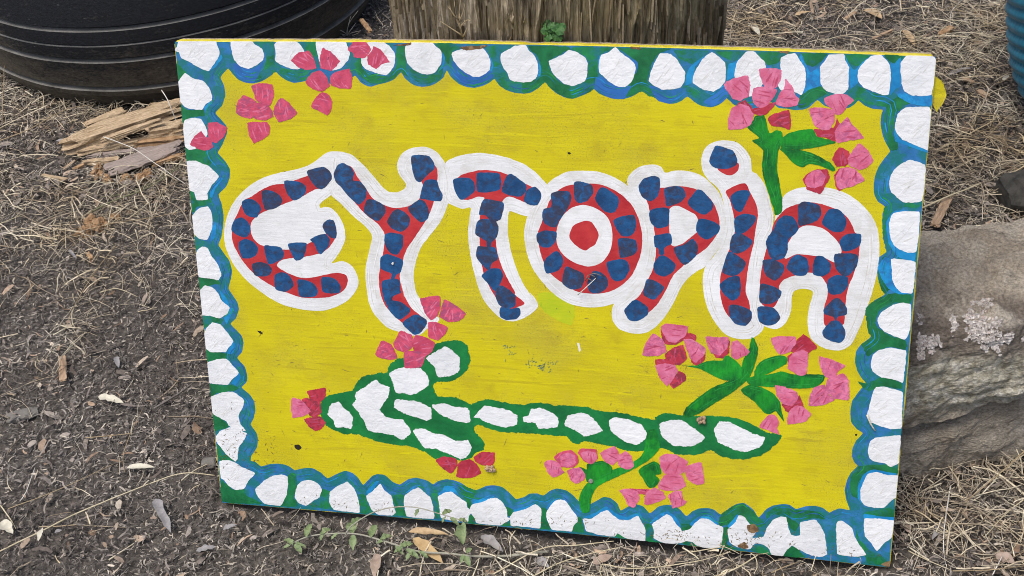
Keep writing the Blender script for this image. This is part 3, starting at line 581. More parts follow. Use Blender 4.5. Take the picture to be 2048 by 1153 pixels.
  "1611,544 1638,540 1666,555 1662,580 1645,598 1622,587 1613,568",
  "1606,631 1610,609 1642,615 1663,628 1657,648 1635,664 1608,661",
  "1603,676 1626,672 1649,678 1663,701 1651,720 1629,726 1608,715",
  "1778,592 1799,574 1830,579 1828,608 1811,626 1785,625",
  "1774,670 1799,639 1812,638 1831,661 1832,681 1811,689 1807,702 1798,690 1777,684",
  "1774,733 1794,703 1814,701 1832,725 1832,749 1820,762 1798,759 1779,748",
 ],
 'arrow': [
  "349,1069 358,1045 391,1026 451,1009 467,980 486,962 531,949 561,942 566,926 591,901 618,894 662,905 680,876 708,847 743,833 782,829 803,844 810,875 805,908 783,937 751,957 699,968 710,1007 763,1005 804,1023 810,1024 825,1014 860,1005 920,1012 963,1013 1006,1002 1049,1007 1099,1005 1146,1006 1179,1014 1238,1014 1287,1023 1335,1028 1338,1022 1353,1009 1377,1004 1418,1009 1466,1005 1531,1001 1563,1005 1612,1023 1644,1038 1685,1046 1677,1067 1655,1091 1632,1111 1592,1127 1552,1129 1519,1122 1494,1108 1462,1124 1405,1130 1363,1113 1338,1120 1321,1124 1283,1132 1244,1127 1217,1121 1166,1115 1138,1111 1119,1123 1103,1120 1087,1100 1048,1104 1048,1104 1014,1102 953,1103 893,1104 854,1095 825,1088 816,1096 820,1115 840,1132 846,1155 842,1146 843,1166 816,1179 804,1198 770,1208 721,1204 698,1210 697,1211 664,1189 614,1174 580,1176 520,1168 478,1156 440,1150 418,1154 384,1141 359,1125 347,1099",
 ],
 'arrow_patch': [
  "374,1077 384,1057 408,1050 420,1068 438,1079 448,1099 441,1134 416,1131 393,1133 386,1110 370,1094",
  "451,1056 461,1037 460,1018 488,997 526,970 543,983 567,990 559,1024 532,1064 551,1086 600,1091 617,1109 625,1130 597,1156 570,1144 534,1140 494,1134 482,1106 469,1083",
  "567,946 603,925 661,923 682,944 685,972 662,992 635,1008 604,1006 584,1005 577,976",
  "680,890 707,869 740,850 763,865 780,882 777,923 752,939 713,947 703,915",
  "585,1027 630,1027 656,1030 689,1046 687,1081 672,1087 641,1078 619,1075 577,1055",
  "694,1036 727,1028 762,1035 799,1037 804,1083 760,1080 717,1065 695,1045",
  "815,1064 847,1027 877,1027 920,1034 943,1048 941,1078 906,1088 867,1082 833,1067",
  "961,1053 976,1045 985,1026 1010,1019 1044,1030 1063,1047 1061,1075 1005,1084 997,1067 963,1067",
  "1082,1055 1091,1036 1133,1023 1158,1034 1179,1056 1189,1075 1171,1086 1139,1097 1112,1080 1084,1068",
  "1207,1044 1221,1031 1259,1033 1300,1047 1315,1071 1311,1092 1284,1110 1251,1102 1215,1073",
  "1349,1041 1369,1028 1394,1022 1418,1026 1447,1047 1477,1069 1461,1088 1437,1102 1387,1102 1358,1077",
  "1500,1044 1515,1018 1543,1018 1576,1033 1605,1046 1641,1056 1626,1087 1587,1104 1555,1100 1513,1081 1507,1064",
  "631,1124 659,1113 700,1127 725,1129 762,1144 796,1139 805,1162 798,1185 773,1203 740,1191 698,1176 665,1177 645,1150",
 ],
 'stem0': [
  "1555,190 1570,171 1573,162 1595,158 1603,177 1611,204 1628,196 1642,201 1645,219 1637,244 1635,259 1635,295 1644,339 1641,327 1652,377 1652,410 1637,419 1627,392 1611,347 1599,310 1596,282 1598,250 1583,236 1569,225 1586,217",
  "1641,219 1661,202 1692,192 1719,192 1730,209 1771,218 1775,223 1738,234 1691,243 1643,244",
  "1639,243 1667,245 1698,246 1733,257 1754,269 1768,276 1780,293 1773,297 1741,284 1714,280 1700,289 1679,283 1654,258",
 ],
 'stem1': [
  "1591,762 1598,765 1609,792 1607,822 1599,857 1590,880 1571,903 1536,936 1497,966 1462,996 1430,1012 1414,1011 1421,986 1453,952 1492,918 1531,897 1550,887 1562,877 1572,829 1586,793",
  "1408,858 1442,856 1477,840 1517,835 1518,826 1532,819 1565,847 1570,877 1551,891 1523,893 1487,879 1454,864",
  "1603,861 1615,834 1642,817 1672,809 1688,816 1685,833 1663,848 1636,867 1606,883",
  "1582,885 1605,874 1640,867 1675,856 1706,862 1752,858 1787,858 1784,877 1766,894 1724,902 1677,903 1626,903 1591,901",
  "1569,918 1591,901 1626,907 1655,922 1675,947 1681,973 1688,1003 1665,974 1650,984 1634,981 1609,953 1576,929",
 ],
 'stem2': [
  "1339,1059 1352,1113 1322,1154 1276,1189 1217,1225 1178,1251 1162,1279 1156,1310 1154,1337 1132,1342 1122,1305 1130,1273 1146,1245 1178,1215 1221,1194 1276,1167 1306,1134 1313,1086 1320,1060",
  "1123,1195 1144,1201 1146,1184 1190,1169 1217,1186 1217,1207 1174,1233 1146,1241 1138,1215",
  "1293,1191 1311,1172 1337,1157 1353,1168 1357,1194 1342,1200 1354,1216 1339,1239 1323,1241 1307,1216",
 ],
 'rose0': [
  "337,46 359,26 389,20 402,41 407,65 381,72 359,66",
  "430,12 451,21 475,45 463,60 448,72 422,65 417,51 423,26",
  "499,16 518,-9 547,-10 564,10 556,27 541,37 516,33 511,21",
  "572,3 593,14 605,30 613,45 591,52 576,64 555,53 552,31 568,15",
  "373,105 393,80 418,72 435,89 443,114 418,130 392,122",
  "447,85 466,74 501,65 507,91 501,119 470,118 445,110",
  "418,130 439,138 447,156 442,178 430,194 414,186 385,172 398,147",
 ],
 'rose1': [
  "216,119 239,111 277,113 281,128 278,150 266,172 246,169 227,159 220,137",
  "167,175 174,160 191,146 213,152 229,166 225,188 208,210 178,204 165,193",
  "227,166 250,165 266,176 273,201 246,213 219,210 205,195",
  "274,186 284,164 300,149 322,163 343,189 326,206 287,217 277,200",
  "195,223 214,219 253,219 261,234 255,256 233,269 209,279 198,258",
 ],
 'rose2': [
  "79,225 106,224 134,238 122,264 96,282 78,275 75,247",
  "17,290 31,267 55,250 67,266 82,269 87,295 63,305 36,300",
 ],
 'crimson3': [
  "1527,133 1547,122 1565,139 1569,154 1556,161",
  "1562,143 1582,139 1623,124 1614,142 1600,156 1583,160 1569,154",
  "1604,167 1624,152 1655,144 1663,168 1662,192 1640,187 1616,184",
  "1720,190 1743,191 1769,183 1775,161 1782,175 1773,197 1775,220 1747,210 1730,209",
  "1769,265 1777,247 1786,235 1810,245 1812,270 1803,283 1782,284",
  "1700,322 1715,303 1735,293 1759,294 1767,312 1761,330 1747,358 1732,354 1714,347",
  "1777,308 1790,289 1816,285 1819,321 1792,349 1782,333",
 ],
 'pink3': [
  "1492,81 1517,67 1551,59 1558,83 1555,111 1533,123 1516,118 1503,102",
  "1578,42 1605,38 1633,43 1631,71 1621,89 1594,86 1584,68",
  "1567,90 1594,86 1625,92 1617,113 1599,135 1586,141 1568,129 1564,108",
  "1644,65 1662,84 1670,105 1680,115 1675,131 1651,137 1623,129 1632,99 1642,88",
  "1513,144 1534,131 1555,136 1570,157 1567,179 1547,194 1508,197 1507,170",
  "1741,110 1771,99 1798,101 1812,115 1799,126 1787,147 1774,152 1760,137 1745,127",
  "1707,137 1739,134 1767,141 1770,165 1759,190 1739,191 1722,181 1712,160",
  "1772,195 1782,175 1800,157 1812,174 1830,191 1842,209 1805,217 1779,223",
  "1808,263 1817,242 1833,223 1854,237 1871,265 1857,283 1837,291 1813,281",
  "1782,311 1793,289 1816,285 1831,291 1853,316 1830,331 1796,343 1784,333",
  "1706,322 1722,299 1742,295 1757,312 1751,334 1731,343 1714,340",
 ],
 'rose4': [
  "670,711 696,702 728,698 729,729 720,756 700,773 685,758 677,737",
  "741,708 768,720 801,746 784,768 749,774 724,760 729,738",
  "691,780 715,777 749,792 739,813 717,832 691,825",
  "528,889 541,859 552,844 580,856 594,896 565,903 534,896",
  "585,851 607,811 639,822 647,842 637,865 610,876 589,867",
  "652,821 682,826 708,842 698,870 676,885 650,878 640,851",
  "615,876 654,869 678,881 665,918 639,925 615,924",
 ],
 'crimson5': [
  "311,1025 342,1013 369,1008 365,1040 348,1055 320,1053",
  "293,1050 312,1044 348,1055 350,1089 331,1105 312,1101",
  "295,1115 326,1105 349,1103 361,1121 346,1142 327,1151 305,1136",
 ],
 'pink5': [
  "256,1077 263,1048 293,1055 318,1086 298,1103 260,1113",
 ],
 'crimson6': [
  "696,1213 721,1199 758,1202 762,1224 742,1253 716,1238",
  "766,1215 799,1201 820,1214 833,1242 806,1260 777,1265 758,1260",
  "812,1193 833,1175 874,1172 874,1196 867,1214 836,1217 816,1206",
 ],
 'crimson7': [
  "1349,754 1419,749 1416,775 1392,797 1362,799 1352,784",
  "1412,767 1427,762 1443,767 1442,782 1416,788",
  "1359,829 1385,806 1408,798 1421,836 1402,857 1370,853",
  "1335,846 1365,842 1390,855 1366,866 1335,860",
  "1398,877 1414,880 1421,899 1387,928 1375,918",
  "1425,822 1468,811 1469,836 1450,855 1434,848",
  "1488,805 1532,776 1532,810 1517,828 1497,828",
  "1693,794 1709,764 1725,744 1743,757 1763,779 1741,797 1707,802",
  "1679,951 1711,953 1725,921 1734,942 1739,959 1696,974",
  "1688,812 1699,802 1708,832 1694,846",
 ],
 'pink7': [
  "1347,750 1363,738 1419,743 1414,771 1388,792 1368,790 1356,771",
  "1300,836 1304,805 1326,771 1352,784 1365,818 1341,835",
  "1410,782 1432,779 1468,802 1469,819 1446,847 1429,835 1419,810",
  "1469,770 1499,768 1530,767 1527,798 1508,821 1484,814 1474,793",
  "1538,780 1554,774 1588,804 1579,815 1552,830 1538,818",
  "1335,864 1361,855 1390,860 1396,877 1383,904 1367,923 1346,898",
  "1641,762 1670,754 1704,753 1709,772 1691,797 1668,807 1652,789",
  "1701,802 1725,790 1741,795 1741,829 1741,859 1722,865 1690,846 1692,820",
  "1770,804 1796,810 1839,826 1821,845 1815,869 1787,860 1774,831",
  "1762,896 1789,886 1802,911 1818,929 1785,947 1752,950 1752,923",
  "1795,868 1836,850 1851,868 1855,924 1818,924 1794,903",
  "1659,898 1685,900 1717,913 1722,935 1707,953 1683,951 1667,930",
  "1700,971 1719,952 1738,955 1759,975 1745,998 1698,1011",
  "1635,1003 1646,987 1662,986 1676,1004 1671,1023 1678,1044 1652,1035 1622,1025",
 ],
 'rose8': [
  "1051,1171 1071,1151 1099,1144 1119,1160 1121,1182 1103,1199 1071,1199",
  "1119,1149 1130,1136 1172,1136 1176,1163 1158,1182 1134,1172",
  "1269,1250 1292,1249 1327,1247 1312,1264 1285,1262",
 ],
 'pink8': [
  "1067,1165 1091,1152 1111,1161 1113,1182 1091,1200 1071,1195",
  "1130,1150 1150,1140 1172,1146 1174,1168 1156,1183 1134,1169",
  "1021,1191 1039,1181 1063,1187 1073,1208 1081,1216 1047,1237 1031,1221",
  "1087,1211 1103,1201 1126,1196 1138,1211 1140,1232 1114,1250 1099,1241",
  "1182,1146 1201,1131 1224,1120 1236,1136 1240,1157 1221,1179 1201,1174",
  "1233,1175 1240,1144 1256,1132 1273,1146 1280,1180 1260,1190 1241,1183",
  "1351,1143 1368,1131 1394,1130 1431,1148 1426,1179 1407,1193 1369,1193 1357,1177",
  "1423,1183 1433,1161 1469,1149 1479,1212 1458,1219 1435,1208",
  "1354,1220 1369,1197 1415,1193 1428,1226 1409,1241 1378,1246 1351,1242",
  "1239,1258 1265,1251 1292,1257 1297,1278 1283,1311 1266,1306 1253,1278",
  "1311,1295 1316,1259 1339,1241 1362,1250 1373,1271 1348,1286 1320,1298",
  "1378,1261 1397,1246 1416,1244 1423,1270 1431,1274 1422,1290 1393,1300 1386,1278",
 ],
 'smear': [
  "1010,672 1051,670 1084,689 1108,698 1110,731 1100,760 1067,751 1026,727 1010,702",
 ],
 'brown': [
  "1603,1334 1622,1328 1636,1340 1634,1351 1616,1357 1605,1350",
  "1579,1403 1598,1388 1610,1404 1595,1410",
  "807,2 832,-1 863,-3 881,-4 863,5 838,9 824,10 814,6",
  "1254,-7 1277,-7 1280,-2 1257,-3",
  "1975,1418 1996,1405 2003,1421 1987,1423",
  "1623,-5 1650,-6 1647,1 1627,0",
  "626,0 665,-6 676,-9 676,-3 658,1",
 ],
 'speck': [
  "257,1205 270,1201 279,1210 271,1219 260,1216",
  "1091,273 1098,272 1101,276 1095,279",
  "170,841 181,842 187,851 178,849",
  "1878,1024 1884,1024 1882,1030 1878,1029",
 ],
 'chalk': [
  "1117,813 1123,813 1128,834 1123,839",
 ],
 'flap': [
  "1999,50 2022,68 2033,98 2026,119 2012,140 2000,116 1994,93 1999,79 1995,62",
 ],
 'pip': [
  "458,693",
 ],
}

# ================================================================== the setting: ground
def ground_z(x, y):
    trench = 0.0
    if 0.0 < x < 1.0 and -0.03 < y < 0.30:      # hollow under the sign's lower edge
        trench = -0.022 * min(1.0, x / 0.05, (1 - x) / 0.05) * min(1.0, (y + 0.03) / 0.018, (0.30 - y) / 0.05)
    return trench + 0.006 * noise.noise(Vector((x * 2.2, y * 2.2, 3.1))) + 0.003 * noise.noise(Vector((x * 9, y * 9, 1.7)))

def build_ground():
    xs = np.concatenate([[-60, -20, -8, -4], np.linspace(-2.2, 2.2, 150), [4, 8, 20, 60]])
    ys = np.concatenate([[-60, -20, -8, -4], np.unique(np.concatenate([np.linspace(-1.6, 2.6, 140), np.linspace(-0.05, 0.33, 60)])), [4, 8, 20, 60]])
    V = []
    for y in ys:
        for x in xs:
            near = abs(x) <= 2.2 and -1.6 <= y <= 2.6
            V.append((x, y, -0.004 + (ground_z(x, y) if near else 0)))
    nx = len(xs)
    F = [(j * nx + i, j * nx + i + 1, (j + 1) * nx + i + 1, (j + 1) * nx + i) for j in range(len(ys) - 1) for i in range(nx - 1)]
    o = meshobj('ground', V, F, M['soil'], smooth=True)
    o["kind"] = "structure"
build_ground()

# visible patch of ground, widened so that a step aside still shows litter
POLY = np.array([(-1.75, 1.95), (-0.50, -0.45), (1.45, -0.25), (1.75, 2.0)])
def in_poly(p):
    ok = np.ones(len(p), bool)
    for i in range(4):
        a, b = POLY[i], POLY[(i + 1) % 4]
        ok &= ((b[0] - a[0]) * (p[:, 1] - a[1]) - (b[1] - a[1]) * (p[:, 0] - a[0])) > 0
    return ok
def scatter(n):
    out = np.zeros((0, 2))
    while len(out) < n:
        p = np.stack([RNG.uniform(-1.75, 1.75, n), RNG.uniform(-0.45, 2.0, n)], 1)
        p = p[in_poly(p)]
        board = (p[:, 0] > -0.004) & (p[:, 0] < 1.004) & (p[:, 1] > -0.011) & (p[:, 1] < 0.06)
        tyre = np.hypot(p[:, 0] + 0.70, p[:, 1] - 1.62) < 0.47
        hidden = (p[:, 0] > 0.08) & (p[:, 0] < 0.92) & (p[:, 1] > 0.10) & (p[:, 1] < 0.95)
        out = np.concatenate([out, p[~board & ~tyre & ~(hidden & (RNG.uniform(size=len(p)) < 0.75))]])
    return out[:n]
def cheap_noise(p, s, ph=0.0):
    x, y = p[:, 0] * s + ph, p[:, 1] * s - ph
    return 0.5 + 0.25 * (np.sin(x * 1.7 + 1.3 * np.sin(y * 1.1)) + np.sin(y * 2.3 + 1.7 * np.sin(x * 0.9 + 2)))

def strips(p, L, W, th, tilt, curl, z0, segs=2):
    """flat curled shreds: n x (segs+1) cross-sections of two points"""
    n = len(p)
    t = np.linspace(-0.5, 0.5, segs + 1)[None, :]
    ang = th[:, None] + curl[:, None] * t * 2
    cx = np.cumsum(np.cos(ang), 1) * (L / segs)[:, None]
    cy = np.cumsum(np.sin(ang), 1) * (L / segs)[:, None]
    cx -= cx.mean(1, keepdims=True); cy -= cy.mean(1, keepdims=True)
    arch = (RNG.uniform(-0.15, 0.45, n) * L)[:, None] * (0.25 - t ** 2)
    cz = z0[:, None] + tilt[:, None] * t * L[:, None] + arch
    wz = RNG.uniform(-0.7, 0.7, n)[:, None] * np.ones_like(t)
    taper = 1.0 - 0.55 * np.abs(t) * 2
    w = W[:, None] * 0.5 * taper
    nx_, ny_ = -np.sin(ang), np.cos(ang)
    A = np.stack([p[:, :1] + cx + nx_ * w, p[:, 1:] + cy + ny_ * w, cz + wz * w], -1)
    B = np.stack([p[:, :1] + cx - nx_ * w, p[:, 1:] + cy - ny_ * w, cz - wz * w], -1)
    V = np.stack([A, B], 2).reshape(-1, 3)
    base = (np.arange(n) * (segs + 1) * 2)[:, None, None]
    s = np.arange(segs)[None, :, None] * 2
    q = base + s + np.array([0, 1, 3, 2])[None, None, :]
    return V, q.reshape(-1, 4)

def tubes(p, L, r, th, curl, z0, rise, segs=6, wob=0.12):
    """three-sided bent straws"""
    n = len(p)
    t = np.linspace(0, 1, segs + 1)[None, :]
    ang = th[:, None] + curl[:, None] * (t - 0.5) + RNG.normal(0, wob, (n, segs + 1))
    cx = np.cumsum(np.cos(ang), 1) * (L / segs)[:, None]; cy = np.cumsum(np.sin(ang), 1) * (L / segs)[:, None]
    cx -= cx.mean(1, keepdims=True); cy -= cy.mean(1, keepdims=True)
    cz = z0[:, None] + rise[:, None] * t + (RNG.uniform(0, 0.10, n) * L)[:, None] * (0.25 - (t - 0.5) ** 2) * 4
    nx_, ny_ = -np.sin(ang), np.cos(ang)
    rr = r[:, None] * (1.15 - 0.5 * t)
    ring = []
    for k in range(3):
        a = k * 2 * math.pi / 3
        ring.append(np.stack([p[:, :1] + cx + nx_ * rr * math.cos(a), p[:, 1:] + cy + ny_ * rr * math.cos(a), cz + rr * math.sin(a)], -1))
    V = np.stack(ring, 2).reshape(-1, 3)
    base = (np.arange(n) * (segs + 1) * 3)[:, None, None, None]
    s = (np.arange(segs) * 3)[None, :, None, None]
    k = np.arange(3)[None, None, :, None]
    kk = (np.arange(3) + 1)[None, None, :, None] % 3
    q = np.concatenate([base + s + k, base + s + kk, base + s + 3 + kk, base + s + 3 + k], -1)
    return V, q.reshape(-1, 4)

def build_litter():
    n = 190000
    p = scatter(n)
    L = 0.005 + 0.013 * RNG.uniform(size=n) ** 1.7
    W = 0.0011 + 0.0026 * RNG.uniform(size=n) ** 1.6
    V, q = strips(p, L, W, RNG.uniform(0, 6.283, n), RNG.normal(0, 0.32, n), RNG.normal(0, 1.0, n), RNG.uniform(-0.003, 0.010, n), 3)
    o = big_mesh('mulch_litter', V, q, M['mulch'])
    tag(o, 'dark shredded mulch and leaf litter covering the ground', 'mulch', kind='stuff')
    # broader flakes of bark and leaf crumbs
    n = 30000
    p = scatter(n)
    keep = RNG.uniform(size=n) < np.where((p[:, 0] > 0.5) | ((p[:, 1] > 0.75) & (p[:, 0] < -0.4)), 1.0, 0.25)
    p = p[keep]; n = len(p)
    V, q = strips(p, 0.006 + 0.030 * RNG.uniform(size=n) ** 2.6, 0.002 + 0.010 * RNG.uniform(size=n) ** 2.4, RNG.uniform(0, 6.283, n), RNG.normal(0, 0.3, n), RNG.normal(0, 0.6, n), RNG.uniform(0.002, 0.012, n), 3)
    o = big_mesh('bark_crumbs', V, q, M['chipbits'])
    tag(o, 'scattered bark flakes and leaf crumbs lying over the mulch', 'bark litter', kind='stuff')
    # dry grass: thick on the right and in front of the sign's right half, thinner by the tyre, sparse at left
    n = 62000
    p = scatter(n)
    x, y = p[:, 0], p[:, 1]
    d = np.full(n, 0.030)
    d = np.where((x > 0.55) & (y > 0.25), 0.75, d)
    d = np.where((x > 0.30) & (y < 0.10), np.clip((x - 0.30) / 0.35, 0.1, 1.0), d)
    d = np.where((x > 0.95), np.maximum(d, 0.9), d)
    d = np.where((x < 0.1) & (y > 0.42) & (y < 1.25), np.clip(0.55 - 0.95 * np.abs(y - 0.82), 0.03, 0.5), d)
    d = np.where((x < -0.75) & (y > 0.6), 0.6, d)
    def along(a, b, rad, amt):
        a, b = np.array(a[:2]), np.array(b[:2])
        t = np.clip(((p - a) @ (b - a)) / ((b - a) @ (b - a)), 0, 1)
        dist = np.hypot(*(p - (a + t[:, None] * (b - a))).T)
        return np.where(dist < rad, amt * (1 - dist / rad), 0)
    d *= 0.25 + 1.5 * cheap_noise(p, 6.5, 0.7) ** 1.5
    d = np.maximum(d, along(G(110, 470), G(410, 350), 0.13, 1.1))
    d = np.maximum(d, along(G(250, 480), G(120, 720), 0.05, 0.7))
    d = np.maximum(d, along(G(0, 180), G(200, 240), 0.10, 0.9))
    p = p[RNG.uniform(size=n) < d]; n = len(p)
    L = 0.016 + 0.080 * RNG.uniform(size=n) ** 2.2
    nearboard = (p[:, 0] > -0.03) & (p[:, 0] < 1.03) & (p[:, 1] > -0.06) & (p[:, 1] < 0.08)
    L = np.where(nearboard, np.minimum(L, 0.035), L)
    V, q = tubes(p, L, 0.0004 + 0.0014 * RNG.uniform(size=n) ** 3, RNG.uniform(0, 6.283, n), RNG.normal(0, 0.55, n), RNG.uniform(0.001, 0.012, n) + 0.020 * cheap_noise(p, 14.0, 2.0) * RNG.uniform(size=n), RNG.normal(0, 0.010, n), 4)
    # a few coarser, straighter stalks among them
    m = 1500
    p2 = scatter(m)
    d2 = np.where((p2[:, 0] > 0.6) | ((p2[:, 0] > 0.3) & (p2[:, 1] < 0.0)), 0.7, 0.05)
    p2 = p2[(RNG.uniform(size=m) < d2) & ~((p2[:, 0] > -0.06) & (p2[:, 0] < 1.06) & (p2[:, 1] > -0.075) & (p2[:, 1] < 0.30))]; m = len(p2)
    V2, q2 = tubes(p2, 0.05 + 0.10 * RNG.uniform(size=m), 0.0008 + 0.0009 * RNG.uniform(size=m), RNG.uniform(0, 6.283, m), RNG.normal(0, 0.25, m), RNG.uniform(0.010, 0.024, m), RNG.normal(0, 0.012, m), 5, 0.05)
    q = np.concatenate([q, q2 + len(V)]); V = np.concatenate([V, V2])
    o = big_mesh('dry_grass_litter', V, q, M['straw'])
    tag(o, 'tangled dry grass stems and straw strewn over the ground', 'dry grass', kind='stuff')
build_litter()

# ================================================================== old tyre lying flat
def revolve(name, prof, mat, parent, n=160, wobble=0.0, a0=0.0, a1=2 * math.pi, twist=None, smooth=True):
    V, F = [], []
    m = len(prof)
    for i in range(n):
        a = a0 + (a1 - a0) * i / n
        for (r, z) in prof:
            rr = r + wobble * noise.noise(Vector((math.cos(a) * 3, math.sin(a) * 3, z * 9)))
            if twist: rr += twist(a, z, r)
            V.append((rr * math.cos(a), rr * math.sin(a), z))
    for i in range(n):
        for j in range(m - 1):
            k = (i + 1) % n
            F.append((i * m + j, k * m + j, k * m + j + 1, i * m + j + 1))
    return meshobj(name, V, F, mat, parent, smooth)

def tyre_mat():
    t = NT('old_tyre_rubber')
    v = t.coord()
    sep = t.n('ShaderNodeSeparateXYZ'); t.l(t.n('ShaderNodeTexCoord').outputs['Object'], sep.inputs[0])
    n1 = t.noise(t.coord((1, 1, 3)), 14, 5, 0.65, 0.4)
    n2 = t.noise(t.coord((1, 1, 2)), 120, 4, 0.65)
    base = t.ramp(n2, [(0.35, (0.006, 0.007, 0.009)), (0.7, (0.014, 0.016, 0.021))])
    # dried mud and dust clinging low on the tyre and toward its left side
    low = t.math('MULTIPLY', t.math('SUBTRACT', 0.20, sep.outputs[2]), 3.2)
    left = t.math('MULTIPLY', t.math('SUBTRACT', -0.12, sep.outputs[0]), 1.8)
    amt = t.math('ADD', t.math('ADD', t.math('MAXIMUM', low, 0.0), t.math('MAXIMUM', left, 0.0)), t.math('MULTIPLY', n1, 0.75))
    dust = t.ramp(t.math('MULTIPLY', amt, t.math('ADD', n2, 0.35)), [(0.40, 0.0), (0.85, 0.8)])
    col = t.mix(dust, base, (0.115, 0.098, 0.072))
    up = t.n('ShaderNodeSeparateXYZ'); t.l(t.n('ShaderNodeNewGeometry').outputs['True Normal'], up.inputs[0])
    col = t.mix(t.math('MULTIPLY', t.ramp(up.outputs[2], [(0.45, 0.0), (0.8, 1.0)]), t.math('SUBTRACT', t.math('MULTIPLY', n1, 1.5), 0.25)), col, (0.26, 0.255, 0.24))
    scr = t.ramp(t.noise(t.coord((30, 30, 130)), 1.6, 2, 0.5), [(0.70, 0.0), (0.76, 0.5)])
    col = t.mix(scr, col, (0.16, 0.17, 0.18))
    return t.done(col, 0.6, t.bump(n2, 0.5, 0.002), 0.3)
M['tyre'] = tyre_mat()

def build_tyre():
    t = empty('old_tyre', (-0.705, 1.588, -0.004))
    tag(t, 'worn black tyre lying flat on the mulch behind rotten planks', 'tyre')
    R0 = [(0.452, 0.0), (0.472, 0.008), (0.487, 0.024), (0.497, 0.045)]
    prof = list(R0)
    def rr(z): return 0.522 - 0.5 * (z - 0.19) ** 2 * 1.7
    for gz, dep, wid in ((0.073, 0.010, 0.006), (0.150, 0.010, 0.006), (0.188, 0.003, 0.003), (0.226, 0.010, 0.006), (0.305, 0.010, 0.006)):
        r = rr(gz)
        prof += [(rr(gz - 0.02), gz - 0.02), (r, gz - wid), (r - dep * 0.45, gz - wid + 0.0015), (r - dep, gz - wid * 0.2), (r - dep, gz + wid * 0.4), (r - 0.0015, gz + wid - 0.001), (r, gz + wid)]
    prof += [(0.508, 0.335), (0.492, 0.358)]
    tr = revolve('tread', prof, M['tyre'], t, 300, 0.003)
    tr.data.set_sharp_from_angle(angle=math.radians(22))
    revolve('sidewall', [(0.492, 0.358), (0.47, 0.372), (0.43, 0.382), (0.37, 0.380), (0.32, 0.366), (0.295, 0.345), (0.29, 0.325), (0.315, 0.318), (0.40, 0.30), (0.45, 0.2), (0.40, 0.08), (0.30, 0.055), (0.30, 0.03), (0.36, 0.006), (0.452, 0.0)], M['tyre'], t, 120, 0.003)
build_tyre()

# ================================================================== weathered post behind the sign
def post_mat():
    t = NT('weathered_fibrous_wood')
    fib = t.noise(t.coord((1, 1, 0.07)), 160, 5, 0.68, 0.6)
    fib2 = t.noise(t.coord((1, 1, 0.16)), 420, 4, 0.65, 0.3)
    big = t.noise(t.coord((1, 1, 0.6)), 7, 4, 0.6)
    grey = t.ramp(fib, [(0.32, (0.10, 0.08, 0.060)), (0.48, (0.31, 0.265, 0.20)), (0.64, (0.48, 0.42, 0.335))])
    brown = t.ramp(fib, [(0.32, (0.09, 0.066, 0.034)), (0.48, (0.29, 0.23, 0.13)), (0.64, (0.46, 0.375, 0.235))])
    sep = t.n('ShaderNodeSeparateXYZ'); t.l(t.n('ShaderNodeTexCoord').outputs['Object'], sep.inputs[0])
    mr = t.n('ShaderNodeMapRange'); mr.inputs['From Min'].default_value = -0.14; mr.inputs['From Max'].default_value = 0.12
    t.l(t.math('ADD', sep.outputs[0], t.math('MULTIPLY', t.math('SUBTRACT', big, 0.5), 0.3)), mr.inputs['Value'])
    col = t.mix(mr.outputs[0], grey, brown)
    col = t.mix(t.ramp(t.noise(t.coord((1, 1, 0.8)), 11, 4, 0.6), [(0.54, 0.0), (0.72, 0.6)]), col, (0.11, 0.115, 0.06))
    col = t.mix(1.0, col, t.ramp(fib2, [(0.3, 0.85), (0.7, 1.6)]), 'MULTIPLY')
    return t.done(col, 0.9, t.bump(t.math('ADD', fib, t.math('MULTIPLY', fib2, 0.6)), 0.9, 0.006), 0.15)
M['post'] = post_mat()

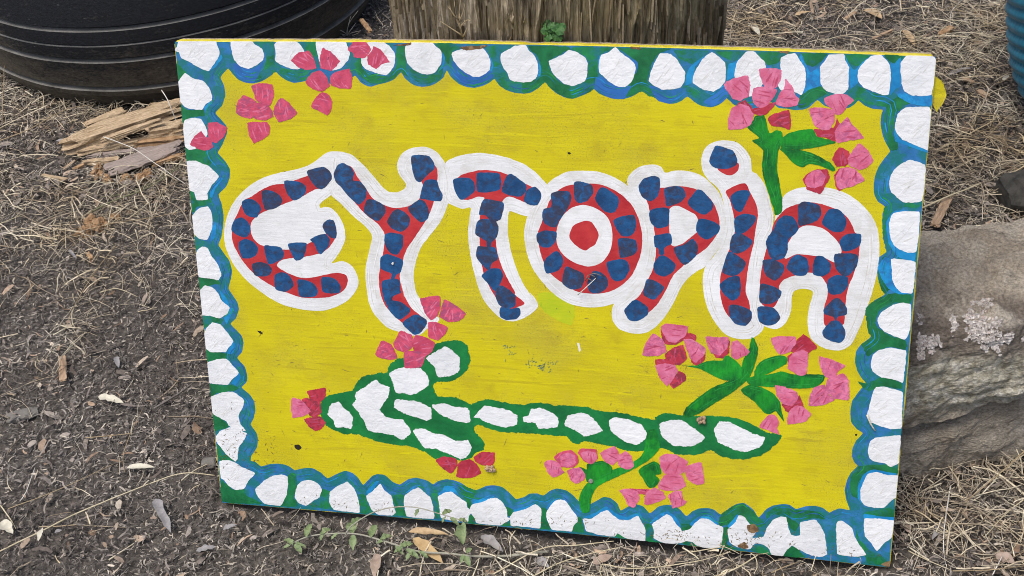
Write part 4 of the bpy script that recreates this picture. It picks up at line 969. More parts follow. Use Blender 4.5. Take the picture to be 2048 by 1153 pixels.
M['fibre'] = litter_mat('loose_wood_fibre', [(0.0, (0.11, 0.085, 0.052)), (0.3, (0.23, 0.185, 0.12)), (0.65, (0.33, 0.275, 0.19)), (1.0, (0.46, 0.395, 0.29))], 0.9, (0.75, 0.72, 0.62), (1.1, 1.08, 1.05))
POST_C = Vector((0.452, 0.515, 0.0))
def build_post():
    root = empty('wooden_post', POST_C, (0, math.radians(3.0), 0))
    tag(root, 'thick weathered fibrous wooden post standing behind the sign', 'post')
    n = 900
    zs = list(np.linspace(-0.05, 0.52, 30)) + list(np.linspace(0.525, 0.92, 130)) + list(np.linspace(0.94, 1.6, 34))
    V = []
    for z in zs:
        for i in range(n):
            a = 2 * math.pi * i / n
            ca, sa = math.cos(a), math.sin(a)
            p = Vector((ca * 0.245, sa * 0.245, z))
            q = Vector((p.x * 75, p.y * 75, z * 7 + 0.7 * noise.noise(Vector((p.x * 20, p.y * 20, z * 9)))))
            f = noise.noise(q) + 0.5 * noise.noise(Vector((p.x * 160, p.y * 160, z * 16 + 5)))
            flake = noise.noise(Vector((p.x * 38, p.y * 38, z * 22 + 9)))
            ridge = max(-1.0, 1 - abs(f) * 2.6)
            r = 0.238 + 0.0055 * ridge + 0.0045 * max(0, flake) + 0.006 * noise.noise(Vector((ca * 1.6, sa * 1.6, z * 1.4)))
            V.append((r * ca, r * sa, z))
    F = [(j * n + i, j * n + (i + 1) % n, (j + 1) * n + (i + 1) % n, (j + 1) * n + i) for j in range(len(zs) - 1) for i in range(n)]
    F.append([(len(zs) - 1) * n + i for i in range(n)])
    meshobj('trunk', V, F, M['post'], root)
    # loose strips of fibre standing proud of the face that shows above the sign
    rnd = random.Random(5)
    V, F = [], []
    for k in range(620):
        a = math.radians(rnd.uniform(-178, -2))
        z0 = rnd.uniform(0.50, 0.92)
        L = rnd.uniform(0.02, 0.12)
        w = rnd.uniform(0.0005, 0.0022)
        r = 0.243 + rnd.uniform(-0.002, 0.004)
        off = rnd.uniform(-0.02, 0.02)
        b = len(V)
        for s in range(4):
            t = s / 3
            aa = a + off * t + rnd.uniform(-0.006, 0.006)
            ww = w * (1 - 0.6 * abs(t - 0.4))
            for sg, lift in ((-1, -0.002), (0, 0.0016), (1, -0.002)):
                ang = aa + sg * ww / r
                q = r + lift + (0.003 * t if k % 5 == 0 else 0)
                V.append((q * math.cos(ang), q * math.sin(ang), z0 + L * t))
        for s in range(3):
            for c in range(2):
                F.append((b + s * 3 + c, b + s * 3 + c + 1, b + s * 3 + c + 4, b + s * 3 + c + 3))
    o = meshobj('bark_fibres', V, F, M['fibre'], root)
    o["kind"] = "stuff"
build_post()

# ================================================================== stones
def stone_mat():
    t = NT('lichened_stone')
    v = t.coord()
    n1 = t.noise(v, 9, 6, 0.65, 0.5)
    n2 = t.noise(v, 60, 5, 0.65)
    n3 = t.noise(t.coord((1, 1, 2.2)), 210, 6, 0.7)
    c = t.ramp(n1, [(0.32, (0.33, 0.275, 0.21)), (0.5, (0.50, 0.435, 0.345)), (0.68, (0.62, 0.555, 0.455))])
    sep = t.n('ShaderNodeSeparateXYZ'); t.l(t.n('ShaderNodeTexCoord').outputs['Object'], sep.inputs[0])
    h = t.math('ADD', sep.outputs[2], t.math('MULTIPLY', t.math('SUBTRACT', n1, 0.5), 0.12))
    # grey-green crustose lichen on the upper front band
    band = t.ramp(h, [(0.13, 0.0), (0.165, 1.0), (0.235, 1.0), (0.27, 0.0)])
    gl = t.ramp(n2, [(0.36, (0.31, 0.285, 0.205)), (0.50, (0.58, 0.55, 0.44)), (0.64, (0.80, 0.775, 0.69))])
    c = t.mix(t.math('MULTIPLY', band, 0.85), c, gl)
    rim = t.ramp(h, [(0.232, 0.0), (0.25, 0.75), (0.285, 0.7), (0.30, 0.0)])      # dark damp rim the lichen grows on
    front = t.ramp(sep.outputs[1], [(0.03, 1.0), (0.06, 0.0)])
    c = t.mix(t.math('MULTIPLY', rim, front), c, (0.15, 0.12, 0.10))
    blot = t.noise(v, 24, 5, 0.7, 0.6)
    c = t.mix(t.ramp(blot, [(0.58, 0.0), (0.70, 0.75)]), c, (0.10, 0.085, 0.07))
    c = t.mix(1.0, c, t.ramp(n3, [(0.32, 0.5), (0.68, 1.35)]), 'MULTIPLY')
    return t.done(c, 0.92, t.bump(t.math('ADD', n2, t.math('MULTIPLY', n3, 0.8)), 1.0, 0.009), 0.15)
M['stone'] = stone_mat()
M['lichen'] = litter_mat('pale_lichen', [(0.0, (0.34, 0.31, 0.28)), (0.5, (0.52, 0.49, 0.46)), (0.9, (0.66, 0.63, 0.60)), (1.0, (0.56, 0.43, 0.38))], 0.9, (0.9, 0.86, 0.84), (1.08, 1.08, 1.08))
M['stone_dark'] = simple_mat('dark_wet_stone', (0.022, 0.022, 0.020), (0.085, 0.08, 0.07), 30, 0.85, 0.8, dist=0.01, detail=6)
M['stone_grey'] = simple_mat('grey_stone', (0.13, 0.12, 0.105), (0.25, 0.235, 0.21), 30, 0.9, 0.7, dist=0.006, detail=6)

def build_rock():
    root = empty('rock', (1.017, 0.168, 0), (0, 0, math.radians(17)))
    tag(root, 'large layered grey brown rock with pale lichen beside the sign', 'rock')
    prof = [(0.22, -0.02), (0.02, -0.02), (0.0, 0.004), (-0.006, 0.045), (-0.004, 0.085), (0.004, 0.097), (0.050, 0.103), (0.054, 0.112), (0.004, 0.119), (-0.014, 0.130),
            (-0.018, 0.165), (-0.015, 0.21), (-0.008, 0.25), (0.006, 0.278), (0.022, 0.292), (0.06, 0.300), (0.11, 0.303), (0.16, 0.304), (0.20, 0.302), (0.232, 0.288), (0.25, 0.25), (0.262, 0.15), (0.27, -0.02)]
    P = []
    for i in range(len(prof) - 1):
        a, b = prof[i], prof[i + 1]
        k = max(1, int(math.hypot(b[0] - a[0], b[1] - a[1]) / 0.0032))
        for s in range(k): P.append((a[0] + (b[0] - a[0]) * s / k, a[1] + (b[1] - a[1]) * s / k))
    P.append(prof[-1])
    us = np.linspace(-0.11, 0.46, 180)
    V = []
    cd, cz = 0.12, 0.14
    for u in us:
        e = max(0.0, (abs(u - 0.175) - 0.25) / 0.035)     # rounded ends
        shr = math.sqrt(max(0.0, 1 - min(1, e) ** 2)) * 0.45 + 0.55 if e > 0 else 1.0
        rise = 0.008 * math.sin(u * 7 + 0.5) - 0.012
        for (d, z) in P:
            q = Vector((u * 7, d * 7, z * 7))
            w3 = Vector((q.x * 2.2, q.y * 2.2, q.z * 4.0))
            vd = noise.voronoi(w3)[0]
            vd2 = noise.voronoi(w3 * 2.7)[0]
            fr = noise.fractal(q, 0.8, 2.1, 6) * 0.014 + (vd[1] - vd[0] - 0.25) * 0.013 + (vd2[1] - vd2[0] - 0.25) * 0.0045 + (abs(noise.noise(q * 13)) - 0.3) * 0.003
            strat = 0.0025 * noise.noise(Vector((u * 9, 3.3, z * 70))) if z < 0.28 else 0.0
            nd, nz = d - cd, z - cz
            ln = math.hypot(nd, nz) + 1e-6
            wz = max(0.0, 1 - abs(z - 0.108) / 0.10) if d < 0.1 else 0.0
            crack = wz * (0.26 * max(0.0, u - 0.03) + 0.016 * noise.noise(Vector((u * 9, 0, 2))) + 0.006 * noise.noise(Vector((u * 30, 0, 5))))
            if d < 0.06 and z < 0.10: fr += 0.012 * noise.noise(Vector((u * 6, z * 8, 11)))
            V.append((u, cd + nd * shr + nd / ln * fr - strat, cz + nz * shr + nz / ln * fr + (rise if z > 0.10 else rise * 0.3) + crack))
    m = len(P)
    F = [(i * m + j, (i + 1) * m + j, (i + 1) * m + j + 1, i * m + j + 1) for i in range(len(us) - 1) for j in range(m - 1)]
    F.append(list(range(m))[::-1]); F.append([(len(us) - 1) * m + j for j in range(m)])
    body = meshobj('stone_body', V, F, M['stone'], root, False)
    # foliose lichen flakes growing along the upper front edge, attached to the surface
    rnd = random.Random(3)
    cand = [i for i, v in enumerate(V) if 0.232 < v[2] < 0.300 and v[1] < 0.050 and 0.0 < v[0] < 0.42]
    LV, LF = [], []
    for k in range(11000):
        c = Vector(V[rnd.choice(cand)])
        g = noise.noise(Vector((c.x * 16 + 4, c.y * 10, c.z * 10 + 8)))
        g2 = noise.noise(Vector((c.x * 60, c.y * 60, c.z * 60)))
        band = 1 - abs(c.z - 0.262 - 0.012 * math.sin(c.x * 23)) / 0.026
        g3 = noise.noise(Vector((c.x * 150, c.y * 150, c.z * 150)))
        if 0.7 * g + 0.7 * g2 + 0.5 * g3 + 0.55 * band < 0.50: continue
        r = rnd.uniform(0.0010, 0.0032)
        up = Vector((rnd.uniform(-0.6, 0.6), -1.0, rnd.uniform(0.3, 1.2))).normalized()
        t1 = up.orthogonal().normalized(); t2 = up.cross(t1)
        b = len(LV)
        LV.append(tuple(c + up * 0.0014))
        m2 = rnd.randint(5, 7)
        for s in range(m2):
            a = s * 2 * math.pi / m2
            q = r * rnd.uniform(0.5, 1.3)
            LV.append(tuple(c + up * rnd.uniform(0.0002, 0.0028) + t1 * math.cos(a) * q + t2 * math.sin(a) * q))
        for s in range(m2): LF.append((b, b + 1 + s, b + 1 + (s + 1) % m2))
    li = meshobj('lichen', LV, LF, M['lichen'], root)
    li["kind"] = "stuff"
    li["label"] = "crust of pale pinkish white lichen flakes"
build_rock()

def lump(name, loc, size, mat, label=None, cat=None, group=None, seed=0, rz=0.0, sub=3, rough=0.22, parent=None, flat=1.0):
    bm = bmesh.new()
    bmesh.ops.create_icosphere(bm, subdivisions=sub, radius=1.0)
    for v in bm.verts:
        q = v.co * 1.3 + Vector((seed * 7.1, seed * 3.3, seed))
        k = 1 + rough * noise.noise(q) + rough * 0.6 * noise.noise(q * 2.7)
        c = v.co * k
        c = Vector([math.copysign(min(abs(a), 0.80 * flat), a) for a in c]) if flat < 2 else c
        v.co = Vector((c.x * size[0], c.y * size[1], c.z * size[2]))
    me = bpy.data.meshes.new(name); bm.to_mesh(me); bm.free()
    me.materials.append(mat)
    o = bpy.data.objects.new(name, me); COL.objects.link(o)
    o.location = loc; o.rotation_euler = (0, 0, rz)
    if parent: o.parent = parent
    if label: tag(o, label, cat, group)
    return o

p = G(2038, 420); lump('stone', (p.x + 0.035, p.y + 0.02, 0.018), (0.085, 0.055, 0.055), M['stone_dark'], 'small dark wet looking stone behind the lichened rock', 'stone', seed=2, rz=0.3, sub=4)
p = G(45, 832); lump('stone', (p.x, p.y, 0.002), (0.034, 0.016, 0.007), M['stone_grey'], 'flat grey stone sunk in mulch near left edge', 'stone', seed=5, rz=0.5, sub=4)
p = G(745, 62, 0.0); lump('stone', (0.075, 1.02, 0.075), (0.20, 0.14, 0.11), M['stone_grey'], 'sloping grey stone between the tyre and the post', 'stone', seed=9, rz=-0.4, sub=5, rough=0.12)
p = G(420, 930); lump('stone', (p.x, p.y, 0.004), (0.015, 0.011, 0.009), M['stone_grey'], 'small grey pebble by the lower left side of the sign', 'stone', seed=12, rz=0.2, sub=3)

# ================================================================== teal ribbed pot at the right edge
def pot_mat():
    t = NT('teal_painted_ribs')
    n = t.noise(t.coord(), 40, 4, 0.6)
    c = t.ramp(n, [(0.35, (0.008, 0.17, 0.28)), (0.65, (0.018, 0.25, 0.38))])
    return t.done(c, 0.42, t.bump(n, 0.25, 0.001), 0.45)
M['pot'] = pot_mat()
def build_pot():
    root = empty('ribbed_pot', (1.628, 1.225, -0.004))
    tag(root, 'teal round pot with slanting ribs at the right edge', 'pot')
    prof = []
    for i in range(70):
        z = 0.5 * i / 69
        r = 0.30 + 0.075 * (1 - math.exp(-z / 0.045)) + 0.14 * z
        prof.append((r, z))
    rib = lambda a, z, r: 0.0095 * (abs(math.sin(0.5 * (a * 34 - z * 215))) ** 0.7 - 0.5)
    revolve('body', prof, M['pot'], root, 420, 0.002, twist=rib)
    revolve('rim', [(0.443, 0.498), (0.452, 0.505), (0.452, 0.525), (0.44, 0.53), (0.425, 0.525), (0.415, 0.45), (0.40, 0.35)], M['pot'], root, 90)
    revolve('soil_fill', [(0.41, 0.42), (0.2, 0.435), (0.001, 0.44)], M['soil'], root, 60)
build_pot()

# ================================================================== the painted sign
TILT = math.radians(70)                     # 20 degrees back from upright
BW, BH, BT = 1.000, 0.71377, 0.022
sign = empty('painted_sign', (0, 0, 0), (TILT, 0, 0))
tag(sign, 'yellow hand painted board with red and blue lettering leaning on the post', 'sign')

def parse(s):
    return [Vector((float(a.split(',')[0]) / 2000.0, BH - float(a.split(',')[1]) / 2000.0)) for a in s.split()]

def bow(x):
    """the board was cut with a slight upward bow: 5 mm at mid width"""
    return 0.0052 * math.sin(math.pi * min(max(x, 0), BW) / BW)

def smooth_loop(pts, step=0.0022, jit=0.0004, seed=0, tight=0.5):
    """closed Catmull-Rom curve through the points, resampled, with a little brush wobble"""
    n = len(pts)
    out = []
    for i in range(n):
        p0, p1, p2, p3 = pts[i - 1], pts[i], pts[(i + 1) % n], pts[(i + 2) % n]
        d = (p2 - p1).length
        k = max(1, int(d / step))
        m1 = (p2 - p0) * 0.5 * tight * 2 * min(1.0, d / max(1e-6, (p1 - p0).length) + 0.25) * 0.5 + (p2 - p0) * 0.0
        m2 = (p3 - p1) * 0.5 * tight * 2 * min(1.0, d / max(1e-6, (p3 - p2).length) + 0.25) * 0.5
        for s in range(k):
            t = s / k
            h1 = 2 * t ** 3 - 3 * t ** 2 + 1; h2 = -2 * t ** 3 + 3 * t ** 2
            h3 = t ** 3 - 2 * t ** 2 + t; h4 = t ** 3 - t ** 2
            out.append(p1 * h1 + p2 * h2 + m1 * h3 + m2 * h4)
    if jit:
        q = []
        for i, p in enumerate(out):
            a, b = out[i - 1], out[(i + 1) % len(out)]
            t = (b - a)
            nrm = Vector((-t.y, t.x)).normalized() if t.length > 1e-9 else Vector((0, 0))
            w = 0.8 * noise.noise(Vector((p.x * 160, p.y * 160, seed * 1.37))) + 0.8 * noise.noise(Vector((p.x * 520, p.y * 520, seed)))
            q.append(p + nrm * w * jit)
        out = q
    e = 0.0006
    return [Vector((min(max(p.x, e), BW - e), min(max(p.y, e + bow(p.x)), BH - e + bow(p.x)))) for p in out]

_lift = {}
def coat(name, loops, mat, z, parent, label=None, z0=0.0):
    """a coat of paint: tessellated top face at height z with a skirt down to the board"""
    z, z0 = z * 0.42, z0 * 0.42
    flat = [p for L in loops for p in L]
    n = len(flat)
    V = [(p.x, p.y, z) for p in flat] + [(p.x, p.y, z0) for p in flat]
    F = []
    if len(loops) == 1:
        area = sum(flat[i - 1].cross(flat[i]) for i in range(n))
        F.append(tuple(range(n)) if area > 0 else tuple(range(n))[::-1])
    else:
        for a, b, c in tessellate_polygon([[Vector((p.x, p.y, 0)) for p in L] for L in loops]):
            cr = (flat[b] - flat[a]).cross(flat[c] - flat[a])
            if abs(cr) > 1e-12: F.append((a, b, c) if cr > 0 else (a, c, b))
    base = 0
    for L in loops:
        m = len(L)
        for i in range(m):
            j = (i + 1) % m
            F.append((base + i, base + j, n + base + j, n + base + i))
        base += m
    o = meshobj(name, V, F, M[mat], parent)
    if label: o["label"] = label
    return o

def lift(key, z):
    """each further stroke of the same layer lies a hair above the one before"""
    _lift[key] = _lift.get(key, 0) + 1
    return z + 0.000004 * _lift[key]

def build_panel():
    # outline with a slightly ragged, chipped edge
    pts = []
    def run(a, b, k, rag):
        for i in range(k):
            t = i / k
            p = a.lerp(b, t)
            nrm = Vector((b.y - a.y, -(b.x - a.x))).normalized()
            w = noise.noise(Vector((p.x * 45, p.y * 45, 0.5))) + 0.7 * noise.noise(Vector((p.x * 170, p.y * 170, 2.5)))
            bite = max(0.0, noise.noise(Vector((p.x * 24, p.y * 24, 7.5))) - 0.28) * 0.006
            end = min(1.0, 8 * t, 8 * (1 - t))
            pts.append(p - nrm * (rag * w * end + bite * end) + Vector((0, bow(p.x))))
    c = [Vector((0.003, 0)), Vector((BW - 0.004, 0)), Vector((BW, 0.006)), Vector((BW, BH - 0.006)), Vector((BW - 0.006, BH)), Vector((0.004, BH)), Vector((0, BH - 0.005)), Vector((0, 0.004))]
    rag = [0.0006, 0, 0.0006, 0, 0.0008, 0, 0.0005, 0]
    ks = [160, 1, 120, 1, 220, 1, 110, 1]
    for i in range(8): run(c[i], c[(i + 1) % 8], ks[i], rag[i])
    n = len(pts)
    # front face sits at z = 0, its rim eased back 1 mm
    cen = Vector((BW / 2, BH / 2))
    V = [(p.x + (0.0011 if p.x < cen.x else -0.0011) * (1 if (p.x < 0.01 or p.x > BW - 0.01) else 0), p.y + (-0.0012 if p.y > BH - 0.007 else (0.0012 if p.y < 0.012 else 0)), 0.0) for p in pts]
    V += [(p.x, p.y, -0.0012) for p in pts] + [(p.x, p.y, -BT) for p in pts]
    F = [list(range(n))]
    S = []
    for i in range(n):
        j = (i + 1) % n
        S.append((n + i, n + j, j, i)); S.append((2 * n + i, 2 * n + j, n + j, n + i))
    Bk = [[2 * n + i for i in range(n)][::-1]]
    me = bpy.data.meshes.new('panel')
    me.from_pydata(V, [], F + S + Bk)
    me.materials.append(M['yellow']); me.materials.append(M['edge']); me.materials.append(M['wood_grey'])
    for k, f in enumerate(me.polygons):
        f.material_index = 0 if k == 0 else (1 if k <= len(S) else 2)
    me.update()
    o = bpy.data.objects.new('panel', me); COL.objects.link(o); o.parent = sign
    # chip of torn board sticking out of the right edge
    fl = parse_free(SHAPES['flap'][0])
    L = smooth_free(fl, 0.003, 0.0009)
    m = len(L)
    V = []
    for zz in (-0.0045, -0.0125):
        for p in L: V.append((p.x, p.y, zz + 0.004 * noise.noise(Vector((p.x * 60, p.y * 60, zz * 100))) - max(0, p.x - BW) * 0.25))
    F = [list(range(m)), list(range(m, 2 * m))[::-1]] + [(m + i, m + (i + 1) % m, (i + 1) % m, i) for i in range(m)]
    ch = meshobj('torn_chip', V, F, M['yellow'], sign)
    ch["label"] = "torn yellow chip of board sticking out of the right edge"

def parse_free(s): return parse(s)
def smooth_free(pts, step, jit):
    n = len(pts); out = []
    for i in range(n):
        a, b = pts[i], pts[(i + 1) % n]
        k = max(1, int((b - a).length / step))
        for s in range(k):
            p = a.lerp(b, s / k)
            w = noise.noise(Vector((p.x * 200, p.y * 200, 1.5)))
            out.append(p + Vector((w, noise.noise(Vector((p.y * 200, p.x * 200, 4.5))))) * jit)
    if sum(out[i - 1].cross(out[i]) for i in range(len(out))) < 0: out.reverse()
    return out

def board_pt(px, py):
    d = CAM_ROT @ Vector(((px - 1024) / 2650, -(py - 576.5) / 2650, -1))
    n = Vector((0, -math.sin(TILT), math.cos(TILT)))
    s = -(CAM_LOC.dot(n)) / d.dot(n)
    w = CAM_LOC + d * s
    up = Vector((0, math.cos(TILT), math.sin(TILT)))
    return Vector((w.x, w.dot(up)))
def hairs(name, runs, mat, zz, parent, dz=0.0000015):
    """brush hairs: thin tapering ribbons of paint along given polylines, runs = [(points, width)]"""
    V, F = [], []
    for pts, w in runs:
        n = len(pts)
        if n < 3: continue
        b = len(V)
        for i, p in enumerate(pts):
            d = (pts[min(i + 1, n - 1)] - pts[max(i - 1, 0)])
            nn = Vector((-d.y, d.x)).normalized() if d.length > 1e-9 else Vector((0, 1))
            t = i / (n - 1)
            ww = w * 0.5 * min(1.0, 5 * t + 0.1, 3 * (1 - t) + 0.1) * (0.7 + 0.6 * noise.noise(Vector((p.x * 260, p.y * 260, 3))))
            V += [(p.x - nn.x * ww, p.y - nn.y * ww, zz), (p.x + nn.x * ww, p.y + nn.y * ww, zz)]
        zz += dz
        for i in range(n - 1): F.append((b + 2 * i, b + 2 * i + 2, b + 2 * i + 3, b + 2 * i + 1))
    if not F: return None
    o = meshobj(name, V, F, M[mat], parent)
    o["kind"] = "stuff"
    return o

def inside(p, poly):
    c = False
    for i in range(len(poly)):
        a, b = poly[i - 1], poly[i]
        if (a.y > p.y) != (b.y > p.y) and p.x < (b.x - a.x) * (p.y - a.y) / (b.y - a.y) + a.x: c = not c
    return c

def follow(loop, offs, rnd, lo, hi, gap, w, poly=None, sign_=1):
    """pieces of polyline running beside an outline at the given offsets (inward positive)"""
    n = len(loop)
    area = sum(loop[i - 1].cross(loop[i]) for i in range(n))
    s = (1 if area > 0 else -1) * sign_
    runs = []
    for d in offs:
        i = rnd.randint(0, 20)
        while i < n - 4:
            k = rnd.randint(lo, hi)
            pts = []
            for j in range(i, min(i + k, n)):
                t = loop[(j + 2) % n] - loop[j - 2]
                if t.length < 1e-9: continue
                nn = Vector((-t.y, t.x)).normalized() * s
                p = loop[j] + nn * (d + 0.0008 * noise.noise(Vector((j * 0.15, d * 900, 1))))
                ok = 0.002 < p.x < BW - 0.002 and 0.008 < p.y < BH - 0.003
                if ok and poly is not None: ok = inside(p, poly)
                if ok: pts.append(p)
                elif len(pts) > 2: runs.append((pts, rnd.uniform(*w))); pts = []
                else: pts = []
            if len(pts) > 2: runs.append((pts, rnd.uniform(*w)))
            i += k + rnd.randint(*gap)
    return runs

def paint_sign():
    build_panel()
    # --- border band (a ring with a scalloped inner edge)
    inner = smooth_loop(parse(SHAPES['inner'][0]), 0.0025, 0.0003, 1, 0.5)
    e = 0.0013
    outer = []
    for a, b in ((Vector((e, e)), Vector((BW - e, e))), (Vector((BW - e, e)), Vector((BW - e, BH - e))), (Vector((BW - e, BH - e)), Vector((e, BH - e))), (Vector((e, BH - e)), Vector((e, e)))):
        for i in range(100):
            p = a.lerp(b, i / 100)
            outer.append(p + Vector((0, bow(p.x))))
    band = coat('border', [outer, inner], 'band', 0.00022, sign, z0=-0.0004)
    rb = random.Random(90)
    for mt, cnt in (('streak_yellow', 150), ('streak_ochre', 130)):
        runs = []
        for k in range(cnt):
            x, y, L = rb.uniform(0.06, 0.9), rb.uniform(0.07, 0.65), rb.uniform(0.02, 0.11)
            a = rb.gauss(0.02, 0.05)
            pts = [Vector((x + math.cos(a) * L * t / 8, y + math.sin(a) * L * t / 8 + 0.001 * noise.noise(Vector((t * 0.5, k, 0))))) for t in range(9)]
            if all(inside(p, inner) for p in pts[::4]): runs.append((pts, rb.uniform(0.0012, 0.006)))
        hairs('brush_strokes', runs, mt, 0.00001 if mt == 'streak_ochre' else 0.00008, sign, 0.0000004)
    sd = 0
    for s in SHAPES['green']:
        sd += 1
        coat('brush_mark', [smooth_loop(parse(s), 0.0014, 0.0015, sd, 0.6)], 'green', lift('g', 0.00030), band, z0=0.0001)
    for s in SHAPES['blue']:
        sd += 1
        coat('brush_mark', [smooth_loop(parse(s), 0.002, 0.0006, sd)], 'blue', lift('g', 0.00030), band, z0=0.0001)
    for s in SHAPES['sky']:
        sd += 1
        coat('brush_mark', [smooth_loop(parse(s), 0.002, 0.0006, sd)], 'sky', lift('g', 0.00030), band, z0=0.0001)
    for s in SHAPES['stone']:
        sd += 1
        coat('border_stone', [smooth_loop(parse(s), 0.002, 0.0008, sd, 0.45)], 'white', lift('g', 0.00036), band, z0=0.0001)
    for mt, offs in (('streak_teal', (0.004, 0.009, 0.014)), ('streak_navy', (0.0025, 0.0065, 0.012)), ('sky', (0.0055, 0.011, 0.016)), ('streak_green', (0.0035, 0.0085, 0.0135))):
        hairs('brush_streaks', follow(inner, offs, rb, 4, 16, (14, 60), (0.0006, 0.0020), None, -1), mt, 0.000304 + 0.0000012 * len(mt), band, 0.00000002)
    for mt in ('streak_bright', 'streak_white'):
        runs = []
        for s in SHAPES['stone']:
            P = parse(s)
            c = sum(P, Vector((0, 0))) / len(P)
            for k in range(5):
                a = rb.uniform(0.5, 1.1); o_ = Vector((rb.gauss(0, 0.008), rb.gauss(0, 0.008)))
                pts = [c + o_ + Vector((math.cos(a), math.sin(a))) * (t - 4) * 0.0022 for t in range(9)]
                pts = [p for p in pts if inside(p, P)]
                runs.append((pts, rb.uniform(0.0007, 0.0022)))
        hairs('brush_streaks', runs, mt, 0.000412 if mt == 'streak_white' else 0.000440, band, 0.0000001)
    # --- letters
    names = 'EYTOPIA'
    letters = []
    for k, s in enumerate(SHAPES['letter_outline']):
        sd += 1
        o = coat('letter', [smooth_loop(parse(s), 0.0025, 0.0004, sd, 0.9)], 'white_flat', lift('l', 0.0004), sign)
        o["label"] = 'white outlined letter %s filled with red and blue patches' % ('i' if k == 5 else names[k])
        letters.append(o)
        L_ = smooth_loop(parse(s), 0.003, 0.0, sd, 0.9)
        hairs('brush_streaks', follow(L_, (0.003, 0.006, 0.0095, 0.013), rb, 6, 26, (6, 30), (0.0006, 0.0017), L_), 'streak_white', 0.000205, o, 0.0000001)
        hairs('brush_streaks', follow(L_, (0.0045, 0.008, 0.0115), rb, 6, 20, (10, 40), (0.0005, 0.0013), L_), 'streak_bright', 0.000220, o, 0.0000001)
    for k, s in enumerate(SHAPES['letter_core']):
        sd += 1
        coat('letter_fill', [smooth_loop(parse(s), 0.0022, 0.0005, sd, 0.9)], 'red', lift('l', 0.00055), letters[k if k < 7 else 5], z0=0.0003)
    for k, s in zip((3, 4, 6), SHAPES['letter_counter']):
        sd += 1
        coat('letter_counter', [smooth_loop(parse(s), 0.0022, 0.0004, sd, 0.9)], 'white_flat', lift('l', 0.00055), letters[k], z0=0.0003)
    sd += 1
    coat('letter_dot', [smooth_loop(parse(SHAPES['letter_dot'][0]), 0.0022, 0.0005, sd, 0.8)], 'red', lift('l', 0.00055), letters[3], z0=0.0003)
    for k, key in enumerate(('patchE', 'patchY', 'patchT', 'patchO', 'patchP', 'patchI', 'patchA')):
        for s in SHAPES[key]:
            sd += 1
            coat('letter_patch', [smooth_loop(parse(s), 0.002, 0.0006, sd, 0.75)], 'letter_blue', lift('l', 0.00062), letters[k], z0=0.0003)
    # --- arrow
    arrow = coat('arrow', [smooth_loop(parse(SHAPES['arrow'][0]), 0.0012, 0.0017, 77, 0.6)], 'arrow', 0.0005, sign, 'green arrow with white patches pointing left')
    for s in SHAPES['arrow_patch']:
        sd += 1
        coat('arrow_patch', [smooth_loop(parse(s), 0.0010, 0.0014, sd, 0.4)], 'white', lift('a', 0.0008), arrow, z0=0.0003)
    # --- flowers
    where = ['white and pink top left cluster', 'cluster of rose petals at upper left', 'pair of petals on the left border', 'upper right flower spray', 'cluster above the arrow head', 'petals at the arrow tip', 'red petals below the arrow barb', 'lower right flower spray', 'bottom flower spray']
    for k, lab in enumerate(where):
        fl = empty('painted_flower', (0, 0, 0))
        fl.parent = sign
        fl["label"] = lab if k else 'cluster of rose petals on the top border'
        st = {3: 'stem0', 7: 'stem1', 8: 'stem2'}.get(k)
        if st:
            for s in SHAPES[st]:
                sd += 1
                pz = lift('f', 0.00112)
                L_ = smooth_loop(parse(s), 0.002, 0.0007, sd, 0.7)
                so = coat('stem', [L_], 'stem', pz, fl, z0=0.0003)
                hairs('brush_streaks', follow(L_, (0.0028, 0.0055), rb, 6, 22, (4, 20), (0.0005, 0.0013), L_), 'streak_green', pz * 0.42 + 0.0000006, so, 0.00000001)
        for kind in ('crimson', 'rose', 'pink'):
            for s in SHAPES.get(kind + str(k), []):
                sd += 1
                pz = lift('f', 0.00112)
                pt = coat('petal', [smooth_loop(parse(s), 0.0012, 0.0011, sd, 0.45)], kind, pz, fl, z0=0.0003)
                P = parse(s); c = sum(P, Vector((0, 0))) / len(P)
                a = rb.uniform(0, 3.14)
                for mt, cnt in ((('streak_pink', 4), ('streak_wine', 3)) if kind != 'crimson' else (('streak_wine', 4),)):
                    runs = []
                    for hk in range(cnt):
                        o_ = Vector((rb.gauss(0, 0.006), rb.gauss(0, 0.006))); aa = a + rb.gauss(0, 0.25)
                        pts = [p for p in (c + o_ + Vector((math.cos(aa), math.sin(aa))) * (t - 4) * 0.002 for t in range(9)) if inside(p, P)]
                        runs.append((pts, rb.uniform(0.0010, 0.0034)))
                    hairs('brush_streaks', runs, mt, pz * 0.42 + (0.0000004 if mt == 'streak_pink' else 0.0000009), pt, 0.00000005)
    # --- wear
    sm = coat('paint_smear', [smooth_loop(parse(SHAPES['smear'][0]), 0.0016, 0.0012, 5, 0.7)], 'smear', 0.00036, sign)
    for s in SHAPES['brown']:
        sd += 1
        coat('bare_patch', [smooth_loop(parse(s), 0.0014, 0.0010, sd, 0.6)], 'brown', lift('w', 0.00135), sign, z0=0.0003)
    for s in SHAPES['speck']:
        sd += 1
        coat('nail_hole', [smooth_loop(parse(s), 0.0012, 0.0005, sd, 0.8)], 'speck', lift('w', 0.00037), sign)
    # fine scuffs and splinter marks in the paint: dark dashes all over, a blue-green smudge near the middle
    rnd = random.Random(44)
